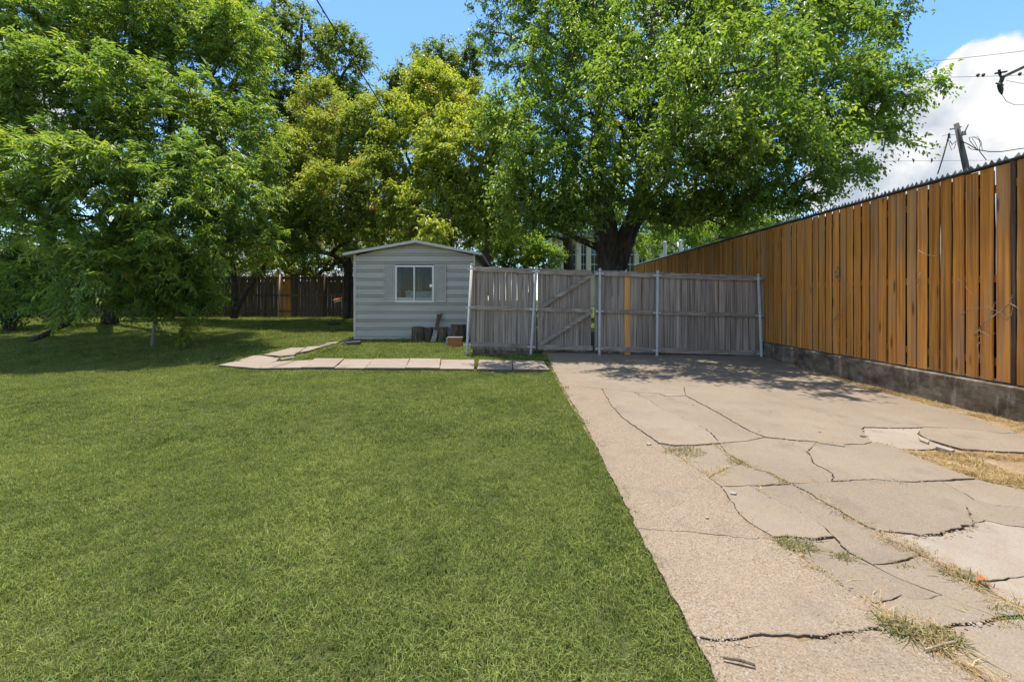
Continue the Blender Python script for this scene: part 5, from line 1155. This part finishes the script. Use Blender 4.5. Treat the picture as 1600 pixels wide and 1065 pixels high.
def along(poly, n, spread, lo, hi, prob=-0.1):
    w = [G(*p) for p in poly]; seg = [(w[i+1] - w[i]).length for i in range(len(w)-1)]; tot = sum(seg)
    for _ in range(n):
        d = rg.uniform(0, tot); i = 0
        while d > seg[i] and i < len(seg) - 1: d -= seg[i]; i += 1
        p = w[i].lerp(w[i+1], d / seg[i])
        if mnoise.noise(Vector((p.x * 2.5, p.y * 2.5, 7))) < prob: continue
        pts.append((p.x + rg.normal(0, spread), p.y + rg.normal(0, spread), gz(p.y) + 0.02, rg.uniform(0, 6.28), rg.uniform(lo, hi), rg.normal(0, 0.3)))
for pl, n_, sp_ in ((K1, 60, 0.03), (K3, 60, 0.03), (K5, 30, 0.015), (K6, 60, 0.02), (K7, 60, 0.02), (K8, 130, 0.025), (D, 50, 0.015), (O1, 60, 0.03), (O2, 50, 0.02), (O3, 90, 0.02), (O4, 80, 0.03), (O5, 80, 0.025), (O6, 90, 0.03), (AA, 50, 0.025), (T_, 25, 0.012), (JU1, 30, 0.02), (JU3, 40, 0.02), (Yb, 110, 0.03), (E, 60, 0.03), (R3, 40, 0.015), (A, 40, 0.05), (Mx, 30, 0.02)):
    along(pl, int(n_ * 1.7), sp_, 0.35, 0.9, -0.18); along(pl, int(n_ * 2.2), sp_ * 2.2, 0.15, 0.4, -0.05)
scatter_object('dry_grass', pts, straw_c, 'straw coloured dry grass in the bare patch, cracks and wall foot', 'dry grass')

def crumb(seed):
    rs = random.Random(seed); bm = bmesh.new(); bmesh.ops.create_icosphere(bm, subdivisions=1, radius=0.01)
    for v in bm.verts: v.co = Vector((v.co.x * rs.uniform(0.6, 1.5), v.co.y * rs.uniform(0.6, 1.3), v.co.z * rs.uniform(0.4, 0.9)))
    me = bpy.data.meshes.new('crumb'); bm.to_mesh(me); bm.free(); me.materials.append(M['chip'] if seed % 3 == 0 else (M['apron'] if seed % 3 == 1 else M['dirt'])); return me
crumbs = clump_collection('crumbs', [crumb(s_) for s_ in range(9)]); pts = []
for pl, n_, sp_ in ((Mx, 260, 0.018), (E, 200, 0.02), (P_, 200, 0.025), (Q, 90, 0.02), (U, 90, 0.02), (D, 130, 0.015), (O1, 60, 0.02), (O2, 70, 0.02), (O3, 130, 0.018), (O4, 90, 0.02), (K5, 70, 0.02), (K6, 110, 0.02), (K1, 60, 0.03), (K3, 60, 0.02), (F, 140, 0.02), (Yb, 110, 0.02), (JU1, 50, 0.015), (JU2, 70, 0.012), (R3, 110, 0.015), (T_, 60, 0.012), (A, 110, 0.03), (CC, 40, 0.012), (DD, 40, 0.012)):
    m0 = len(pts); along(pl, n_, sp_, 0.15, 0.7, -0.3)
    pts[m0:] = [(p[0], p[1], p[2] + 0.016, p[3], p[4] if rg.uniform() > 0.06 else p[4] * 1.8, p[5]) for p in pts[m0:]]
for i in range(900):
    y_ = 1.3 + 7.6 * rg.uniform()**1.3; x = rg.uniform(0.75, 5.0); pts.append((x, y_, gz(y_) + 0.041, rg.uniform(0, 6.28), rg.uniform(0.08, 0.32), 0.2))
for i in range(700):
    y_ = rg.uniform(1.5, 9.0); x = wall_x(y_) - abs(rg.normal(0, 0.12)) - 0.01; pts.append((x, y_, gz(y_) + 0.028, rg.uniform(0, 6.28), rg.uniform(0.2, 0.8), 0.2))
scatter_object('concrete_grit', pts, crumbs, 'loose concrete crumbs and grit along the driveway cracks', 'grit')

# larger weed tufts, one thing each
def tuft(px, py, wpx, label, seed, mat='weed', h=0.09, nb=150):
    c = G(px, py, 0.012); s = FPX / c.y; rad = wpx / s / 2
    me = clump_mesh('weed_tuft', int(nb * 1.5), rad, h * 0.35, h, 0.0055, M[mat], seed, 1.25); o = share('weed_tuft', me, None, c, (0, 0, 0), (1, 0.75, 1)); tag(o, label, 'weeds', 'weed tufts in the driveway cracks')
tuft(1070, 710, 62, 'widest brown weed tuft by the ledge in the middle left of the driveway', 1, 'weed', 0.07, 420)
tuft(1150, 726, 28, 'weed tuft just right of the widest brown tuft', 2, 'weed', 0.06, 150)
tuft(1127, 743, 26, 'orange dry tuft where a short crack meets the speckled slab', 3, 'straw', 0.05, 130)
tuft(1390, 759, 48, 'green weed strip in the long cross crack', 4, 'weed_green', 0.05, 240)
tuft(1243, 858, 55, 'dark weed tuft at the lower ledge beside the speckled slab', 5, 'weed', 0.07, 380)
tuft(1318, 878, 30, 'small weed tuft at the start of the lower diagonal crack', 6, 'weed', 0.06, 150)
tuft(1424, 866, 40, 'orange dry tuft below the raised slab edge', 7, 'straw', 0.05, 190)
tuft(1400, 988, 52, 'spiky green grey weed tuft at the nearest crack end', 8, 'weed', 0.075, 300)
tuft(1470, 1005, 58, 'tangled weed tuft right of the spiky one at the near crack', 9, 'weed', 0.07, 330)
tuft(1505, 908, 56, 'weed tuft along the edge of the pale slab', 10, 'weed', 0.06, 300)
tuft(1572, 966, 44, 'low weed tuft near the right edge of the picture', 11, 'weed_green', 0.05, 200)
tuft(1452, 962, 34, 'thin straw tuft in the slab above the near crack', 12, 'straw', 0.045, 130)
tuft(1243, 714, 42, 'straw tuft on the slab right of the long diagonal crack', 13, 'straw', 0.04, 170)
tuft(1228, 740, 26, 'tiny grey tuft below the straw tuft', 14, 'weed', 0.04, 90)
tuft(985, 587, 20, 'tiny green tuft in the shaded far slab', 15, 'weed_green', 0.05, 80)
tuft(1197, 617, 20, 'tiny green tuft at the edge of the tree shade', 16, 'weed_green', 0.05, 80)
tuft(1178, 773, 30, 'pale tuft at the crossing of the left cracks', 17, 'weed', 0.045, 120)
tuft(1412, 890, 26, 'small dark tuft between the diagonal cracks', 18, 'weed', 0.05, 110)
